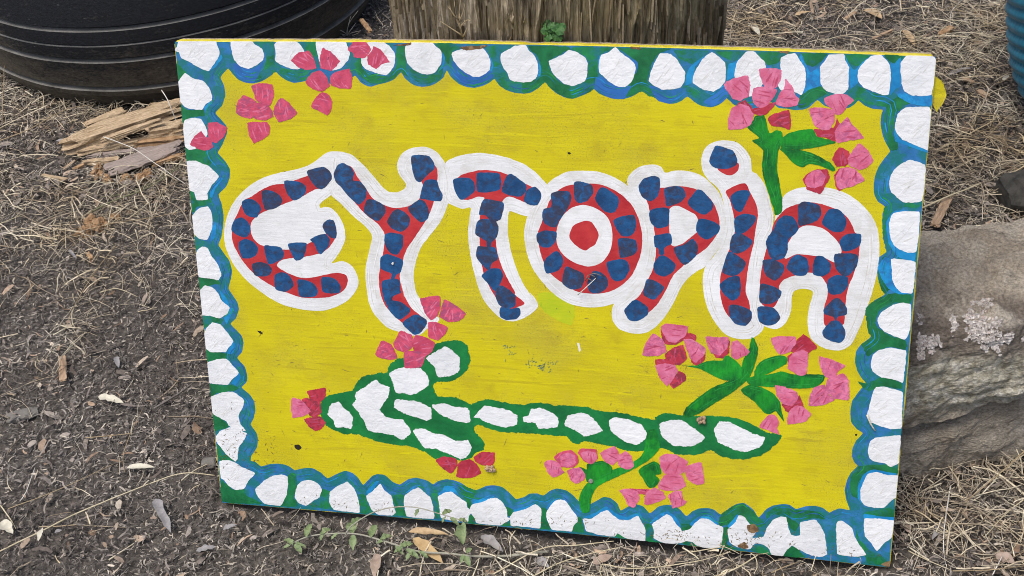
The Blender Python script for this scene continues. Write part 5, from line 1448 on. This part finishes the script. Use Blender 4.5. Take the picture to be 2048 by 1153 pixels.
    def dashes(name, spots, mat, zz):
        V, F = [], []
        for (x, y, L, w, a) in spots:
            d = Vector((math.cos(a), math.sin(a))); nn = Vector((-d.y, d.x))
            b = len(V)
            for s, ww in ((-0.5, 0.15), (-0.15, 1.0), (0.2, 0.7), (0.5, 0.15)):
                p = Vector((x, y)) + d * L * s + nn * rnd.uniform(-0.3, 0.3) * w
                V += [(p.x - nn.x * w * ww / 2, p.y - nn.y * w * ww / 2, zz), (p.x + nn.x * w * ww / 2, p.y + nn.y * w * ww / 2, zz)]
            for k in range(3): F.append((b + 2 * k, b + 2 * k + 2, b + 2 * k + 3, b + 2 * k + 1))
        o = meshobj(name, V, F, M[mat], sign)
        o["kind"] = "stuff"
        return o
    sp = []
    for k in range(520):
        x, y = rnd.uniform(0.07, 0.93), rnd.uniform(0.07, 0.64)
        if rnd.random() < 0.35 * (y / 0.64): continue
        sp.append((x, y, rnd.uniform(0.001, 0.0075) if rnd.random() < 0.85 else rnd.uniform(0.008, 0.016), rnd.uniform(0.0004, 0.0010), rnd.choice((0.0, 0.0, 1.5, 0.8, -0.8)) + rnd.uniform(-0.5, 0.5)))
    dashes('scuff_marks', sp, 'scuff', 0.000158)
    sm2 = []
    for (px, py, sx, sy, n) in ((1090, 731, 22, 12, 34), (1060, 727, 10, 10, 12), (1017, 706, 12, 16, 14)):
        for k in range(n):
            c = board_pt(px + rnd.gauss(0, sx / 2), py + rnd.gauss(0, sy / 2))
            sm2.append((c.x, c.y, rnd.uniform(0.002, 0.006), rnd.uniform(0.0006, 0.0016), rnd.uniform(-0.5, 2.2)))
    dashes('colour_smudge', sm2, 'smudge', 0.000162)
    dirt = []
    for (px, py, sx, sy, n) in ((460, 880, 40, 60, 60), (1490, 1085, 60, 25, 60), (520, 910, 40, 40, 40), (1350, 1070, 50, 12, 40), (760, 1020, 30, 16, 24), (600, 1010, 200, 14, 60), (1000, 1045, 300, 14, 90), (1300, 1075, 300, 16, 90), (1650, 1110, 150, 16, 60)):
        for k in range(n):
            c = board_pt(px + rnd.gauss(0, sx / 2), py + rnd.gauss(0, sy / 2))
            if 0.003 < c.x < 0.997 and 0.012 < c.y < 0.70: dirt.append((c.x, c.y, rnd.uniform(0.001, 0.006), rnd.uniform(0.0005, 0.0013), rnd.uniform(0, 3.1)))
    dashes('dirt_flecks', dirt, 'scuff', 0.00062)
    for s in SHAPES['chalk']:
        sd += 1
        coat('scratch', [smooth_loop(parse(s), 0.0012, 0.0004, sd, 0.5)], 'chalk', lift('w', 0.00037), sign)
paint_sign()

def screw(px, py, r, mat):
    c = board_pt(px, py)
    V, F = [], []
    n = 14
    for k, (rr, z) in enumerate(((r, 0.0002), (r, 0.0022), (r * 0.75, 0.0028), (r * 0.3, 0.0024))):
        for i in range(n):
            a = 2 * math.pi * i / n
            V.append((c.x + rr * math.cos(a), c.y + rr * math.sin(a), z))
    for k in range(3):
        for i in range(n): F.append((k * n + i, k * n + (i + 1) % n, (k + 1) * n + (i + 1) % n, (k + 1) * n + i))
    F.append([3 * n + i for i in range(n)])
    return meshobj('screw_head', V, F, M[mat], sign, True)
screw(1182, 962, 0.0034, 'metal')
screw(786, 527, 0.0016, 'chalk')

# ================================================================== loose things: straws, twigs, leaves, chips
def tube_path(name, pts, r, mat, parent=None, taper=0.6, sides=5, wob=0.0, seed=0):
    """bent stalk through 3-D points"""
    P = []
    n = len(pts)
    for i in range(n - 1):
        p0, p1, p2, p3 = pts[max(i - 1, 0)], pts[i], pts[i + 1], pts[min(i + 2, n - 1)]
        k = max(2, int((p2 - p1).length / 0.008))
        for s in range(k):
            t = s / k
            P.append(0.5 * ((2 * p1) + (p2 - p0) * t + (2 * p0 - 5 * p1 + 4 * p2 - p3) * t * t + (3 * p1 - p0 - 3 * p2 + p3) * t ** 3))
    P.append(pts[-1])
    V, F = [], []
    for i, p in enumerate(P):
        d = (P[min(i + 1, len(P) - 1)] - P[max(i - 1, 0)]).normalized()
        a = d.cross(Vector((0, 0, 1)))
        a = a.normalized() if a.length > 1e-4 else Vector((1, 0, 0))
        b = a.cross(d)
        rr = r * (1 - (1 - taper) * i / max(1, len(P) - 1))
        w = Vector((noise.noise(p * 40 + Vector((seed, 0, 0))), noise.noise(p * 40 + Vector((0, seed, 5))), 0)) * wob
        for k in range(sides):
            t = 2 * math.pi * k / sides
            V.append(p + w + a * rr * math.cos(t) + b * rr * math.sin(t))
    for i in range(len(P) - 1):
        for k in range(sides):
            F.append((i * sides + k, i * sides + (k + 1) % sides, (i + 1) * sides + (k + 1) % sides, (i + 1) * sides + k))
    F.append(list(range(sides))[::-1]); F.append([(len(P) - 1) * sides + k for k in range(sides)])
    return meshobj(name, V, F, M[mat], parent, True)

def on_ground(px, zs):
    return [G(x, y, z) for (x, y), z in zip(px, zs)]

# (name, label, category, photo path, heights, radius in mm, material)
STALKS = [
 ('straw', 'long pale straw running from the left edge to the sign corner', 'straw', [(-30, 1118), (90, 1059), (143, 1032), (233, 994), (305, 966), (366, 947), (430, 951)], [.006, .012, .012, .016, .016, .018, .012], 1.35, 'straw_pale'),
 ('twig', 'thin reddish tan stem crossing the lower left mulch', 'twig', [(16, 1018), (107, 984), (229, 928)], [.008, .014, .008], 0.8, 'straw_tan'),
 ('twig', 'curved grey twig at left middle close to the sign', 'twig', [(305, 819), (358, 787), (391, 762)], [.006, .012, .010], 2.0, 'twig_grey'),
 ('straw', 'short tan stem lying level left of the sign', 'straw', [(172, 876), (210, 873), (265, 867)], [.008, .011, .008], 1.0, 'straw_tan'),
 ('straw', 'bent tan stem standing above the cream curled leaf', 'straw', [(249, 944), (247, 908), (265, 858), (285, 819)], [.008, .016, .020, .012], 0.7, 'straw_tan'),
 ('straw', 'bleached straw poking up in front of the tyre', 'straw', [(323, 181), (338, 206), (357, 256)], [.085, .075, .02], 1.3, 'straw_white'),
 ('straw', 'bleached upright straw below the rock', 'straw', [(1901, 972), (1887, 1074), (1892, 1130)], [.014, .024, .008], 1.2, 'straw_white'),
 ('straw', 'tan stalk leaning across the foot of the rock', 'straw', [(2060, 893), (1990, 955), (1931, 1004)], [.05, .04, .015], 1.2, 'straw_tan'),
 ('twig', 'dark thin twig at lower right corner', 'twig', [(1920, 1044), (1939, 1109), (1952, 1160)], [.012, .014, .012], 2.1, 'twig_dark'),
 ('straw', 'pale straw just right of the sign bottom corner', 'straw', [(1818, 1102), (1850, 1119), (1900, 1140)], [.012, .016, .012], 0.9, 'straw_pale'),
 ('straw', 'long straw slanting up to the sign bottom centre', 'straw', [(985, 1150), (1080, 1099), (1150, 1091), (1228, 1083)], [.012, .018, .016, .014], 1.1, 'straw_pale'),
 ('straw', 'second long straw slanting below the sign bottom centre', 'straw', [(1060, 1156), (1125, 1124), (1180, 1108), (1237, 1096)], [.012, .016, .018, .018], 1.0, 'straw_pale'),
 ('straw', 'kinked straw lying below the right part of the sign', 'straw', [(1205, 1158), (1202, 1130), (1271, 1138), (1389, 1124), (1460, 1104)], [.01, .016, .02, .022, .018], 1.0, 'straw_pale'),
 ('straw', 'broad pale straw at bottom edge right of centre', 'straw', [(1420, 1158), (1476, 1135), (1516, 1111)], [.014, .018, .016], 1.4, 'straw_pale'),
 ('straw', 'short straw touching the sign bottom edge', 'straw', [(1380, 1105), (1415, 1099), (1449, 1094)], [.018, .02, .018], 0.9, 'straw_pale'),
 ('straw', 'short tan straw near the sign bottom right corner', 'straw', [(1543, 1146), (1570, 1134), (1600, 1123)], [.012, .016, .012], 0.9, 'straw_tan'),
 ('straw', 'thick pale straw lying behind the rock top', 'straw', [(1838, 419), (1895, 394), (1960, 368)], [.02, .026, .022], 1.9, 'straw_pale'),
 ('straw', 'long thin stem right of the sign near the teal pot', 'straw', [(1928, 105), (1958, 155), (2001, 183)], [.012, .02, .014], 1.0, 'twig_grey'),
 ('straw', 'tan stem crossing the grey one near the teal pot', 'straw', [(1934, 96), (1960, 118), (1989, 138)], [.015, .02, .014], 1.1, 'straw_tan'),
 ('straw', 'upright bent straw beside the orange brown wood chip', 'straw', [(1902, 60), (1903, 24), (1930, -6)], [.012, .02, .012], 0.9, 'straw_white'),
 ('straw', 'pale straw lying over the rotten grey plank', 'straw', [(207, 274), (265, 297), (310, 327), (371, 369)], [.05, .058, .045, .02], 1.1, 'straw_white'),
 ('straw', 'short cream straw under the rotten planks', 'straw', [(143, 369), (190, 364), (235, 367)], [.012, .016, .012], 1.1, 'straw_pale'),
 ('straw', 'long tan straw below the orange wood crumbs', 'straw', [(160, 463), (232, 446), (300, 436), (374, 421)], [.012, .016, .018, .014], 1.1, 'straw_tan'),
 ('stalk', 'long dull green stalk slanting up to the left side of the sign', 'stalk', [(177, 427), (227, 402), (299, 374), (362, 332)], [.01, .016, .02, .022], 1.8, 'stalk_green'),
 ('stalk', 'short green grass blade beside the long green stalk', 'stalk', [(200, 395), (245, 388), (300, 368), (366, 322)], [.008, .014, .02, .028], 1.2, 'stalk_green'),
 ('straw', 'yellowish straw at far left below the tyre', 'straw', [(85, 352), (121, 363), (193, 391)], [.01, .014, .01], 1.0, 'straw_pale'),
 ('straw', 'curved pale straw left of the sign middle', 'straw', [(200, 585), (235, 578), (275, 594)], [.008, .016, .008], 0.9, 'straw_pale'),
 ('straw', 'long tan straw slanting down left of the letters', 'straw', [(232, 490), (190, 545), (150, 610), (130, 660)], [.012, .016, .014, .01], 1.0, 'straw_tan'),
 ('straw', 'tan straw at left edge below the green stalk', 'straw', [(-10, 452), (20, 440), (48, 428)], [.01, .014, .01], 1.2, 'straw_pale'),
 ('twig', 'pale forked twig near the left edge bottom', 'twig', [(40, 1003), (52, 985), (70, 935)], [.008, .014, .01], 0.8, 'straw_white'),
 ('straw', 'pale short straw in the lower left corner', 'straw', [(0, 1010), (18, 1035), (32, 1058)], [.008, .012, .008], 1.2, 'straw_pale'),
 ('straw', 'yellow stalk pair under the tyre left side', 'straw', [(0, 282), (60, 258), (130, 220), (190, 210)], [.012, .03, .035, .02], 1.3, 'straw_tan'),
 ('straw', 'upright straw at the far left under the tyre', 'straw', [(4, 250), (6, 190), (9, 128)], [.01, .05, .085], 1.0, 'straw_tan'),
 ('straw', 'straw at right edge bottom beside the dark twig', 'straw', [(1984, 1153), (1995, 1132), (2005, 1112)], [.012, .018, .02], 1.0, 'straw_white'),
 ('straw', 'long tan straw crossing the lower right litter', 'straw', [(2060, 990), (2010, 1030), (1968, 1076)], [.014, .02, .014], 1.1, 'straw_pale'),
 ('straw', 'level tan straw at the bottom right edge', 'straw', [(1905, 1142), (1980, 1140), (2055, 1132)], [.014, .018, .014], 0.9, 'straw_tan'),
]
for i, (nm, lab, cat, px, zs, r, mt) in enumerate(STALKS):
    tag(tube_path(nm, on_ground(px, zs), r / 1000, mt, None, 0.6, 5, 0.0008, i), lab, cat, 'loose stalks and twigs on the ground')

def leaf_mesh(name, a, b, width, mat, curl=0.25, tip=1.0, parent=None, seed=0, arch=0.2, wavy=0.0, petiole=0.0):
    """a thin dead leaf from point a (stalk end) to b (tip): lens outline, folded midrib, curled"""
    ax = (b - a); L = ax.length; ax.normalize()
    side = ax.cross(Vector((0, 0, 1)))
    side = side.normalized() if side.length > 1e-4 else Vector((1, 0, 0))
    up = side.cross(ax)
    V, F = [], []
    n, m = 10, 5
    rnd = random.Random(seed + 31)
    kz = rnd.uniform(-0.4, 0.4)
    for i in range(n + 1):
        t = i / n
        w = width * 0.5 * (math.sin(math.pi * t ** (0.75 * tip)) ** 0.8 if 0 < t < 1 else 0.02)
        w *= 1 + 0.35 * noise.noise(Vector((t * 4, seed * 1.7, 0)))
        c = a + ax * L * t + up * (arch * L * (t - t * t) + 0.02 * L * noise.noise(Vector((t * 3, seed, 2))))
        for j in range(m):
            s = -1 + 2 * j / (m - 1)
            z = curl * w * (abs(s) ** 1.5) + kz * s * w * t + wavy * w * math.sin(t * 19 + s)
            ww = w * (1 + 0.45 * noise.noise(Vector((t * 6, seed * 2.3, 3 + math.copysign(1, s)))))
            V.append(c + side * ww * s + up * (z + 0.25 * w * noise.noise(Vector((t * 4, s * 1.5, seed * 3.1)))))
    for i in range(n):
        for j in range(m - 1):
            F.append((i * m + j, i * m + j + 1, (i + 1) * m + j + 1, (i + 1) * m + j))
    nn = len(V)
    V2 = V + [v - up * 0.00035 for v in V]
    F2 = F + [tuple(nn + k for k in f[::-1]) for f in F]
    return meshobj(name, V2, F2, M[mat], parent, True)

LEAVES = [
 ('cream lens shaped dead leaf lying on dark mulch left of the sign', (196, 794), (247, 806), .017, 'leaf_cream'),
 ('cream curled dead leaf near the lower left of the sign', (254, 936), (309, 935), .013, 'leaf_cream'),
 ('grey pointed dead leaf left of the sign bottom corner', (310, 998), (342, 1066), .021, 'leaf_grey'),
 ('grey curled dead leaf at bottom left of centre', (392, 1103), (434, 1094), .013, 'leaf_grey'),
 ('small round grey leaf near the bottom left straw', (109, 1066), (124, 1061), .011, 'leaf_grey'),
 ('pale narrow leaf crossing the long straw at lower left', (76, 1083), (86, 1055), .009, 'leaf_cream'),
 ('pale crumpled leaf at the left edge bottom', (2, 1044), (26, 1068), .022, 'leaf_cream'),
 ('tan dead leaf under the sign bottom edge', (817, 1064), (897, 1070), .016, 'leaf_tan'),
 ('orange tan dead leaf below the creeping plant', (826, 1077), (886, 1127), .020, 'leaf_orange'),
 ('pinkish dead leaf at bottom edge left of centre', (754, 1108), (748, 1160), .019, 'leaf_pink'),
 ('grey folded dead leaf below the sign middle', (962, 1072), (1006, 1104), .020, 'leaf_grey'),
 ('grey leaf just below the sign bottom left corner', (446, 1060), (474, 1050), .014, 'leaf_grey'),
 ('curled tan leaf right of the sign bottom corner', (1798, 1040), (1822, 1068), .016, 'leaf_pink'),
 ('grey leaf at lower right beside the bleached straw', (1886, 1046), (1864, 1080), .013, 'leaf_grey'),
 ('pale triangular leaf behind the sign top right', (1497, 47), (1520, 72), .022, 'leaf_cream'),
 ('tan leaf at the top edge right of the post', (1590, 32), (1624, 24), .018, 'leaf_tan'),
 ('broad tan leaf at top edge above the sign', (1728, 20), (1764, 38), .030, 'leaf_tan'),
 ('long tan leaf right behind the sign top edge', (1806, 60), (1830, 94), .022, 'leaf_tan'),
 ('grey leaf between the sign corner and the teal pot', (1896, 152), (1944, 136), .014, 'leaf_grey'),
 ('brown leaf at bottom edge below the kinked straw', (1186, 1128), (1226, 1112), .020, 'leaf_pink'),
 ('grey leaf at bottom edge right of centre', (1070, 1118), (1098, 1136), .018, 'leaf_grey'),
 ('small pale leaf left of the wood chip', (138, 500), (152, 518), .010, 'leaf_grey'),
 ('small pale oval leaf below the wood chip', (232, 714), (238, 736), .012, 'leaf_grey'),
 ('pale leaf under the tyre at far left', (112, 282), (142, 292), .020, 'leaf_grey'),
 ('brown leaf at lower right corner', (1990, 1110), (2030, 1126), .020, 'leaf_pink'),
 ('pale leaf at right edge of the upper litter', (2006, 162), (2018, 150), .014, 'leaf_cream'),
]
for i, (lab, a, b, w, mt) in enumerate(LEAVES):
    tag(leaf_mesh('dead_leaf', G(*a, .010), G(*b, .013), w * 0.8, mt, 0.4, 1.0, None, i, 0.18, 0.15 if i % 3 == 0 else 0.0), lab, 'leaf', 'dead leaves on the ground')

def splinter(name, a, b, w, h, mat, seed, label=None, cat=None, group=None, ragged=0.35):
    """broken length of wood from a to b: bundle of splintery fibres with ragged ends"""
    ax = b - a; L = ax.length; ax.normalize()
    side = ax.cross(Vector((0, 0, 1))).normalized(); up = side.cross(ax)
    rnd = random.Random(seed)
    n, m = 26, 18
    V, F = [], []
    e0 = [rnd.uniform(0, ragged) for _ in range(m)]; e1 = [rnd.uniform(0, ragged) for _ in range(m)]
    for i in range(n + 1):
        t = i / n
        for j in range(m):
            an = 2 * math.pi * j / m
            cx, cy = math.cos(an), math.sin(an)
            k = 1 / max(abs(cx), abs(cy)) * 0.86 if True else 1
            step = 1 + 0.42 * noise.noise(Vector((j * 0.9, t * 1.3 + seed, 4))) + 0.22 * noise.noise(Vector((j * 3.1, t * 7, seed)))
            taper = min(1, (t + 0.02) / (0.04 + e0[j] * 0.8)) * min(1, (1.02 - t) / (0.04 + e1[j] * 0.8))
            taper = max(0.04, taper) ** 0.5
            tt = min(max(t, e0[j] * 0.5), 1 - e1[j] * 0.5)
            V.append(a + ax * L * tt + side * (w / 2 * cx * k * step * taper) + up * (h / 2 * cy * k * step * taper + h * 0.35))
    for i in range(n):
        for j in range(m):
            F.append((i * m + j, i * m + (j + 1) % m, (i + 1) * m + (j + 1) % m, (i + 1) * m + j))
    F.append(list(range(m))[::-1]); F.append([n * m + j for j in range(m)])
    # store in local axes so the grain runs along the piece
    R = Matrix((ax, side, up)).transposed()
    Ri = R.inverted()
    o = meshobj(name, [Ri @ (v - a) for v in V], F, M[mat])
    o.matrix_world = Matrix.Translation(a) @ R.to_4x4()
    if label: tag(o, label, cat, group)
    return o

WOOD = [
 ('rotten_plank', 'longest rotten tan plank splintering out from behind the sign', (118, 307), (376, 222), .050, .036, 'wood_tan', 1, .026),
 ('rotten_plank', 'short tan splintered wood piece nearest the tyre', (168, 260), (258, 228), .026, .020, 'wood_tan', 2, .022),
 ('rotten_plank', 'flat grey pinkish weathered plank in front of the others', (212, 350), (372, 296), .050, .018, 'wood_grey', 3, .014),
 ('wood_splinter', 'thin tan wood splinter lying left of the grey plank', (164, 328), (240, 324), .014, .012, 'wood_tan', 4, .010),
 ('rotten_plank', 'stubby tan plank stacked between longest plank and grey plank', (294, 276), (378, 262), .034, .030, 'wood_tan', 5, .030),
 ('wood_splinter', 'narrow tan splinter along the front of the longest plank', (150, 312), (300, 284), .018, .016, 'wood_tan', 6, .016),
 ('wood_splinter', 'pale grey splinter under the longest plank', (170, 318), (312, 298), .012, .008, 'wood_grey', 7, .014),
 ('wood_splinter', 'tan broken wood end behind the longest plank at the sign edge', (296, 228), (380, 212), .030, .024, 'wood_tan', 8, .026),
 ('wood_splinter', 'tan splinter crossing over the longest plank', (200, 286), (330, 240), .014, .010, 'wood_tan', 31, .060),
 ('wood_splinter', 'brown splinter wedged under the stubby plank', (262, 292), (372, 282), .018, .014, 'wood_orange', 32, .020),
 ('wood_splinter', 'reddish splinter under the grey plank end', (300, 334), (372, 312), .016, .012, 'wood_orange', 33, .012),
 ('wood_chip', 'pinkish brown wood chip standing out on the left mulch', (125, 714), (127, 764), .014, .005, 'wood_chip', 9, .008),
 ('wood_chip', 'tan wood chip leaning behind the rock', (1896, 400), (1868, 456), .018, .010, 'wood_chip', 10, .016),
 ('wood_chip', 'orange brown block of wood above the sign right corner', (1879, 74), (1904, 58), .016, .010, 'wood_orange', 11, .010),
 ('wood_chip', 'dark brown stick behind the sign top edge', (1744, 82), (1786, 62), .008, .007, 'wood_chip', 12, .008),
 ('wood_chip', 'pink tan square chip near the yellow torn chip', (1928, 158), (1946, 168), .014, .006, 'wood_chip', 13, .008),
 ('wood_chip', 'pinkish chip farther right near the teal pot', (1956, 184), (1976, 196), .014, .008, 'wood_chip', 14, .008),
 ('wood_chip', 'reddish chip at top right beside the teal pot', (1952, 26), (1962, 38), .012, .007, 'wood_orange', 15, .008),
 ('wood_chip', 'small tan chip in the crumbs below the planks', (128, 340), (154, 322), .007, .006, 'wood_chip', 16, .008),
 ('wood_chip', 'pink tan chip in the crumbs below the planks', (146, 342), (170, 330), .009, .006, 'wood_orange', 17, .008),
 ('wood_chip', 'flat tan chip left of the crumbs under the planks', (84, 352), (136, 362), .010, .006, 'wood_tan', 18, .008),
 ('wood_chip', 'small brown chip left of the sign middle', (176, 508), (184, 520), .009, .007, 'wood_orange', 19, .008),
 ('wood_chip', 'brown splinter leaning between the tyre and the post', (722, 40), (742, 66), .010, .006, 'wood_orange', 20, .10),
 ('wood_chip', 'grey brown splinter at the top edge above the sign', (1690, 40), (1712, 26), .010, .006, 'wood_chip', 21, .008),
 ('wood_chip', 'tan chip in the straw right of the post', (1566, 58), (1584, 70), .010, .006, 'wood_chip', 22, .008),
]
for nm, lab, a, b, w, h, mt, sd, z in WOOD:
    splinter(nm, G(*a, z * 0.6), G(*b, z), w, h, mt, sd, lab, nm.replace('_', ' '), 'broken wood on the ground', 0.38 if 'plank' in nm or 'splinter' in nm else 0.08)

CRUMBS = [
 ('lump of orange rotten wood left of the sign, lower one', (170, 466), (.016, .012, .010), 1),
 ('lump of orange rotten wood left of the sign, upper left one', (184, 444), (.013, .010, .010), 2),
 ('largest lump of orange rotten wood left of the sign', (203, 452), (.017, .012, .012), 3),
 ('crumb of orange wood right of the orange lumps', (232, 436), (.012, .006, .006), 4),
 ('brown wood lump below the grey plank', (254, 362), (.013, .010, .011), 5),
 ('round brown wood lump below the grey plank near the sign', (288, 356), (.017, .012, .012), 6),
 ('tan wood lump left of the grey plank', (196, 344), (.020, .010, .010), 7),
 ('flat tan wood lump just below the tan splinter', (212, 358), (.020, .008, .007), 8),
]
for lab, px, sz, sd in CRUMBS:
    q = G(*px, 0.006)
    lump('wood_crumb', (q.x, q.y, 0.007), sz, M['wood_orange'], lab, 'wood crumb', 'crumbs of rotten wood', sd, sd * 0.7, 4, 0.75, None, 2)

# ------------------------------------------------------------------ creeping plant below the sign
def build_creeper():
    base = G(1097, 1103, .008)
    root = empty('creeping_plant', base)
    tag(root, 'grey green creeping weed trailing along the sign bottom edge', 'plant')
    main = on_ground([(1097, 1103), (1020, 1112), (951, 1113), (890, 1107), (835, 1103), (769, 1083), (709, 1068), (636, 1070), (599, 1080), (578, 1092)], [.008, .012, .016, .02, .022, .026, .03, .026, .018, .012])
    br = on_ground([(690, 1072), (702, 1053), (745, 1026), (788, 1015), (835, 1016), (885, 1030), (930, 1043)], [.028, .04, .058, .066, .066, .058, .048])
    rel = lambda L: [p - base for p in L]
    tube_path('stem', rel(main), .0021, 'plant_stem', root, 0.5, 6)
    tube_path('stem', rel(br), .0011, 'plant_stem', root, 0.6, 5)
    rnd = random.Random(8)
    spots = [((586, 1090), (570, 1078)), ((588, 1090), (604, 1106)), ((590, 1086), (612, 1096)), ((580, 1092), (566, 1098)), ((612, 1076), (622, 1048)), ((640, 1070), (662, 1058)), ((648, 1070), (640, 1082)), ((676, 1068), (662, 1080)), ((706, 1068), (702, 1046)), ((706, 1070), (706, 1102)), ((704, 1054), (722, 1036)), ((742, 1076), (752, 1050)), ((760, 1080), (784, 1072)), ((766, 1084), (752, 1088)), ((790, 1092), (806, 1110)), ((806, 1096), (788, 1106)), ((812, 1098), (838, 1118)), ((824, 1102), (812, 1122)), ((836, 1104), (856, 1116)), ((800, 1094), (826, 1088)), ((884, 1030), (904, 1022)), ((892, 1033), (884, 1046)), ((900, 1036), (918, 1052)), ((916, 1040), (936, 1046)), ((926, 1044), (930, 1068)), ((918, 1050), (926, 1090)), ((928, 1108), (922, 1128)), ((930, 1112), (940, 1134)), ((934, 1108), (942, 1096)), ((838, 1018), (830, 1034))]
    for i, (a, b) in enumerate(spots):
        za = .03 if a[1] > 1048 else .055
        A, B = G(*a, za), G(*b, za - .008)
        leaf_mesh('leaf', A - base, B - base, (B - A).length * rnd.uniform(.34, .55), 'plant_dull', 0.5, 1.1, root, i, 0.25, 0.25)
build_creeper()

# ------------------------------------------------------------------ small green plant against the post
def build_sprout():
    c = atY(1106, 64, 0.270)
    root = empty('leafy_sprout', (c.x, 0.268, 0.60))
    tag(root, 'small bright green leafy sprout growing between the post and the sign top', 'plant')
    o = Vector((c.x, 0.268, 0.60))
    top = Vector((c.x, 0.268, c.z - 0.004))
    tube_path('stem', [Vector((0, 0, -0.60)), Vector((0.004, 0.0, -0.2)), Vector((0, 0, 0.03)), top - o], .0012, 'plant_green', root, 0.7, 5)
    rnd = random.Random(21)
    pts = [(1094, 50, 16), (1110, 54, 15), (1120, 62, 15), (1100, 66, 17), (1112, 72, 16), (1096, 76, 14), (1124, 54, 12), (1090, 62, 13), (1118, 76, 12), (1104, 58, 14)]
    for i, (x, y, s) in enumerate(pts):
        q = atY(x, y, 0.272 - 0.003 * (i % 3))
        r = s / 2650 * 1.62 * 0.72
        # crinkled round leaf facing up and out
        V, F = [], []
        nrm = Vector((rnd.uniform(-.4, .4), -0.75, rnd.uniform(0.4, 0.9))).normalized()
        a = nrm.orthogonal().normalized(); b = nrm.cross(a)
        n = 14
        V.append(q - o + nrm * 0.002)
        for ring, f in ((1, .5), (2, 1.0)):
            for k in range(n):
                t = 2 * math.pi * k / n
                rr = r * f * (1 + (0.10 * math.sin(t * 6) if ring == 2 else 0))
                V.append(q - o + a * rr * math.cos(t) + b * rr * math.sin(t) + nrm * (0.0016 * math.sin(t * 5 + i) if ring == 2 else 0.0022 * (k % 2)))
        for k in range(n): F.append((0, 1 + k, 1 + (k + 1) % n))
        for k in range(n): F.append((1 + k, 1 + n + k, 1 + n + (k + 1) % n, 1 + (k + 1) % n))
        meshobj('leaf', V, F, M['plant_green'], root, True)
build_sprout()

# ------------------------------------------------------------------ dry sprigs by the post
def sprig(label, foot, blades, r, mat):
    root = empty('dry_sprig', foot)
    tag(root, label, 'dry grass', 'dry sprigs by the post')
    for i, bl in enumerate(blades):
        tube_path('blade', [p - foot for p in bl], r, mat, root, 0.35, 5, 0.0006, i)
f0 = Vector((atY(926, 72, 0.255).x, 0.262, 0.0))
top = 0.252
def A(x, y, Y=top): return atY(x, y, Y)
sprig('dry tan grass sprig standing against the left of the post', f0, [
    [f0, Vector((f0.x, 0.262, 0.55)), A(926, 74), A(914, 40), A(908, 0), A(905, -40)],
    [A(924, 70), A(918, 36), A(922, 0), A(926, -30)],
    [A(922, 62), A(912, 36), A(896, 14)], [A(926, 72), A(904, 58), A(880, 42)], [A(920, 56), A(930, 44), A(942, 38)], [A(918, 44), A(926, 26), A(930, 8)], [A(926, 74), A(932, 62), A(934, 56)], [A(914, 38), A(902, 22), A(900, 8)]], .0012, 'straw_tan')
f1 = G(694, 72, 0.0)
B = lambda x, y, z: G(x, y, z)
sprig('pale thin grass tuft between the tyre and the post', f1, [
    [f1, B(694, 62, .02), B(700, 44, .05), B(716, 22, .08)], [f1, B(690, 66, .02), B(672, 58, .04), B(650, 58, .03)], [f1, B(700, 62, .03), B(712, 46, .04)],
    [f1, B(704, 66, .02), B(722, 62, .03)], [f1, B(680, 68, .02), B(654, 70, .02)], [f1, B(696, 54, .04), B(702, 32, .07)]], .0011, 'straw_white')

# ------------------------------------------------------------------ dry bits stuck to the board
def on_board(x, y, h=0.004):
    q = board_pt(x, y)
    n = Vector((0, -math.sin(TILT), math.cos(TILT))); up = Vector((0, math.cos(TILT), math.sin(TILT)))
    return Vector((q.x, 0, 0)) + up * q.y + n * h
r0 = on_board(1183, 552, 0.002)
root = empty('dry_seed_head', r0)
tag(root, 'dry seed head with straw caught on the letter O', 'seed head')
tube_path('stalk', [p - r0 for p in (on_board(1157, 587, .006), on_board(1175, 570, .010), on_board(1193, 554, .006))], .0008, 'straw_white', root)
for i, (a, b) in enumerate((((1172, 560), (1180, 548)), ((1180, 548), (1194, 556)), ((1176, 556), (1188, 564)), ((1184, 546), (1206, 552)))):
    tube_path('fibre', [p - r0 for p in (on_board(*a, .003), on_board((a[0] + b[0]) / 2, (a[1] + b[1]) / 2 - 4, .007), on_board(*b, .003))], .0008, 'twig_grey', root)
q = on_board(1403, 838, 0.004)
lump('seed_burr', q, (0.0055, 0.004, 0.0055), M['wood_chip'], 'brown dry burr stuck on the arrow top edge', 'burr', seed=4, sub=3, rough=0.9, flat=2)
q = on_board(981, 936, 0.003)
lump('seed_burr', q, (0.006, 0.004, 0.005), M['wood_chip'], 'brown dry burr stuck beside the red petals', 'burr', seed=6, sub=3, rough=0.9, flat=2)
tag(tube_path('straw', [on_board(1734, 828, .003), on_board(1741, 845, .005), on_board(1750, 860, .003)], .0016, 'leaf_cream'), 'cream seed husk stuck on the right border of the sign', 'straw')
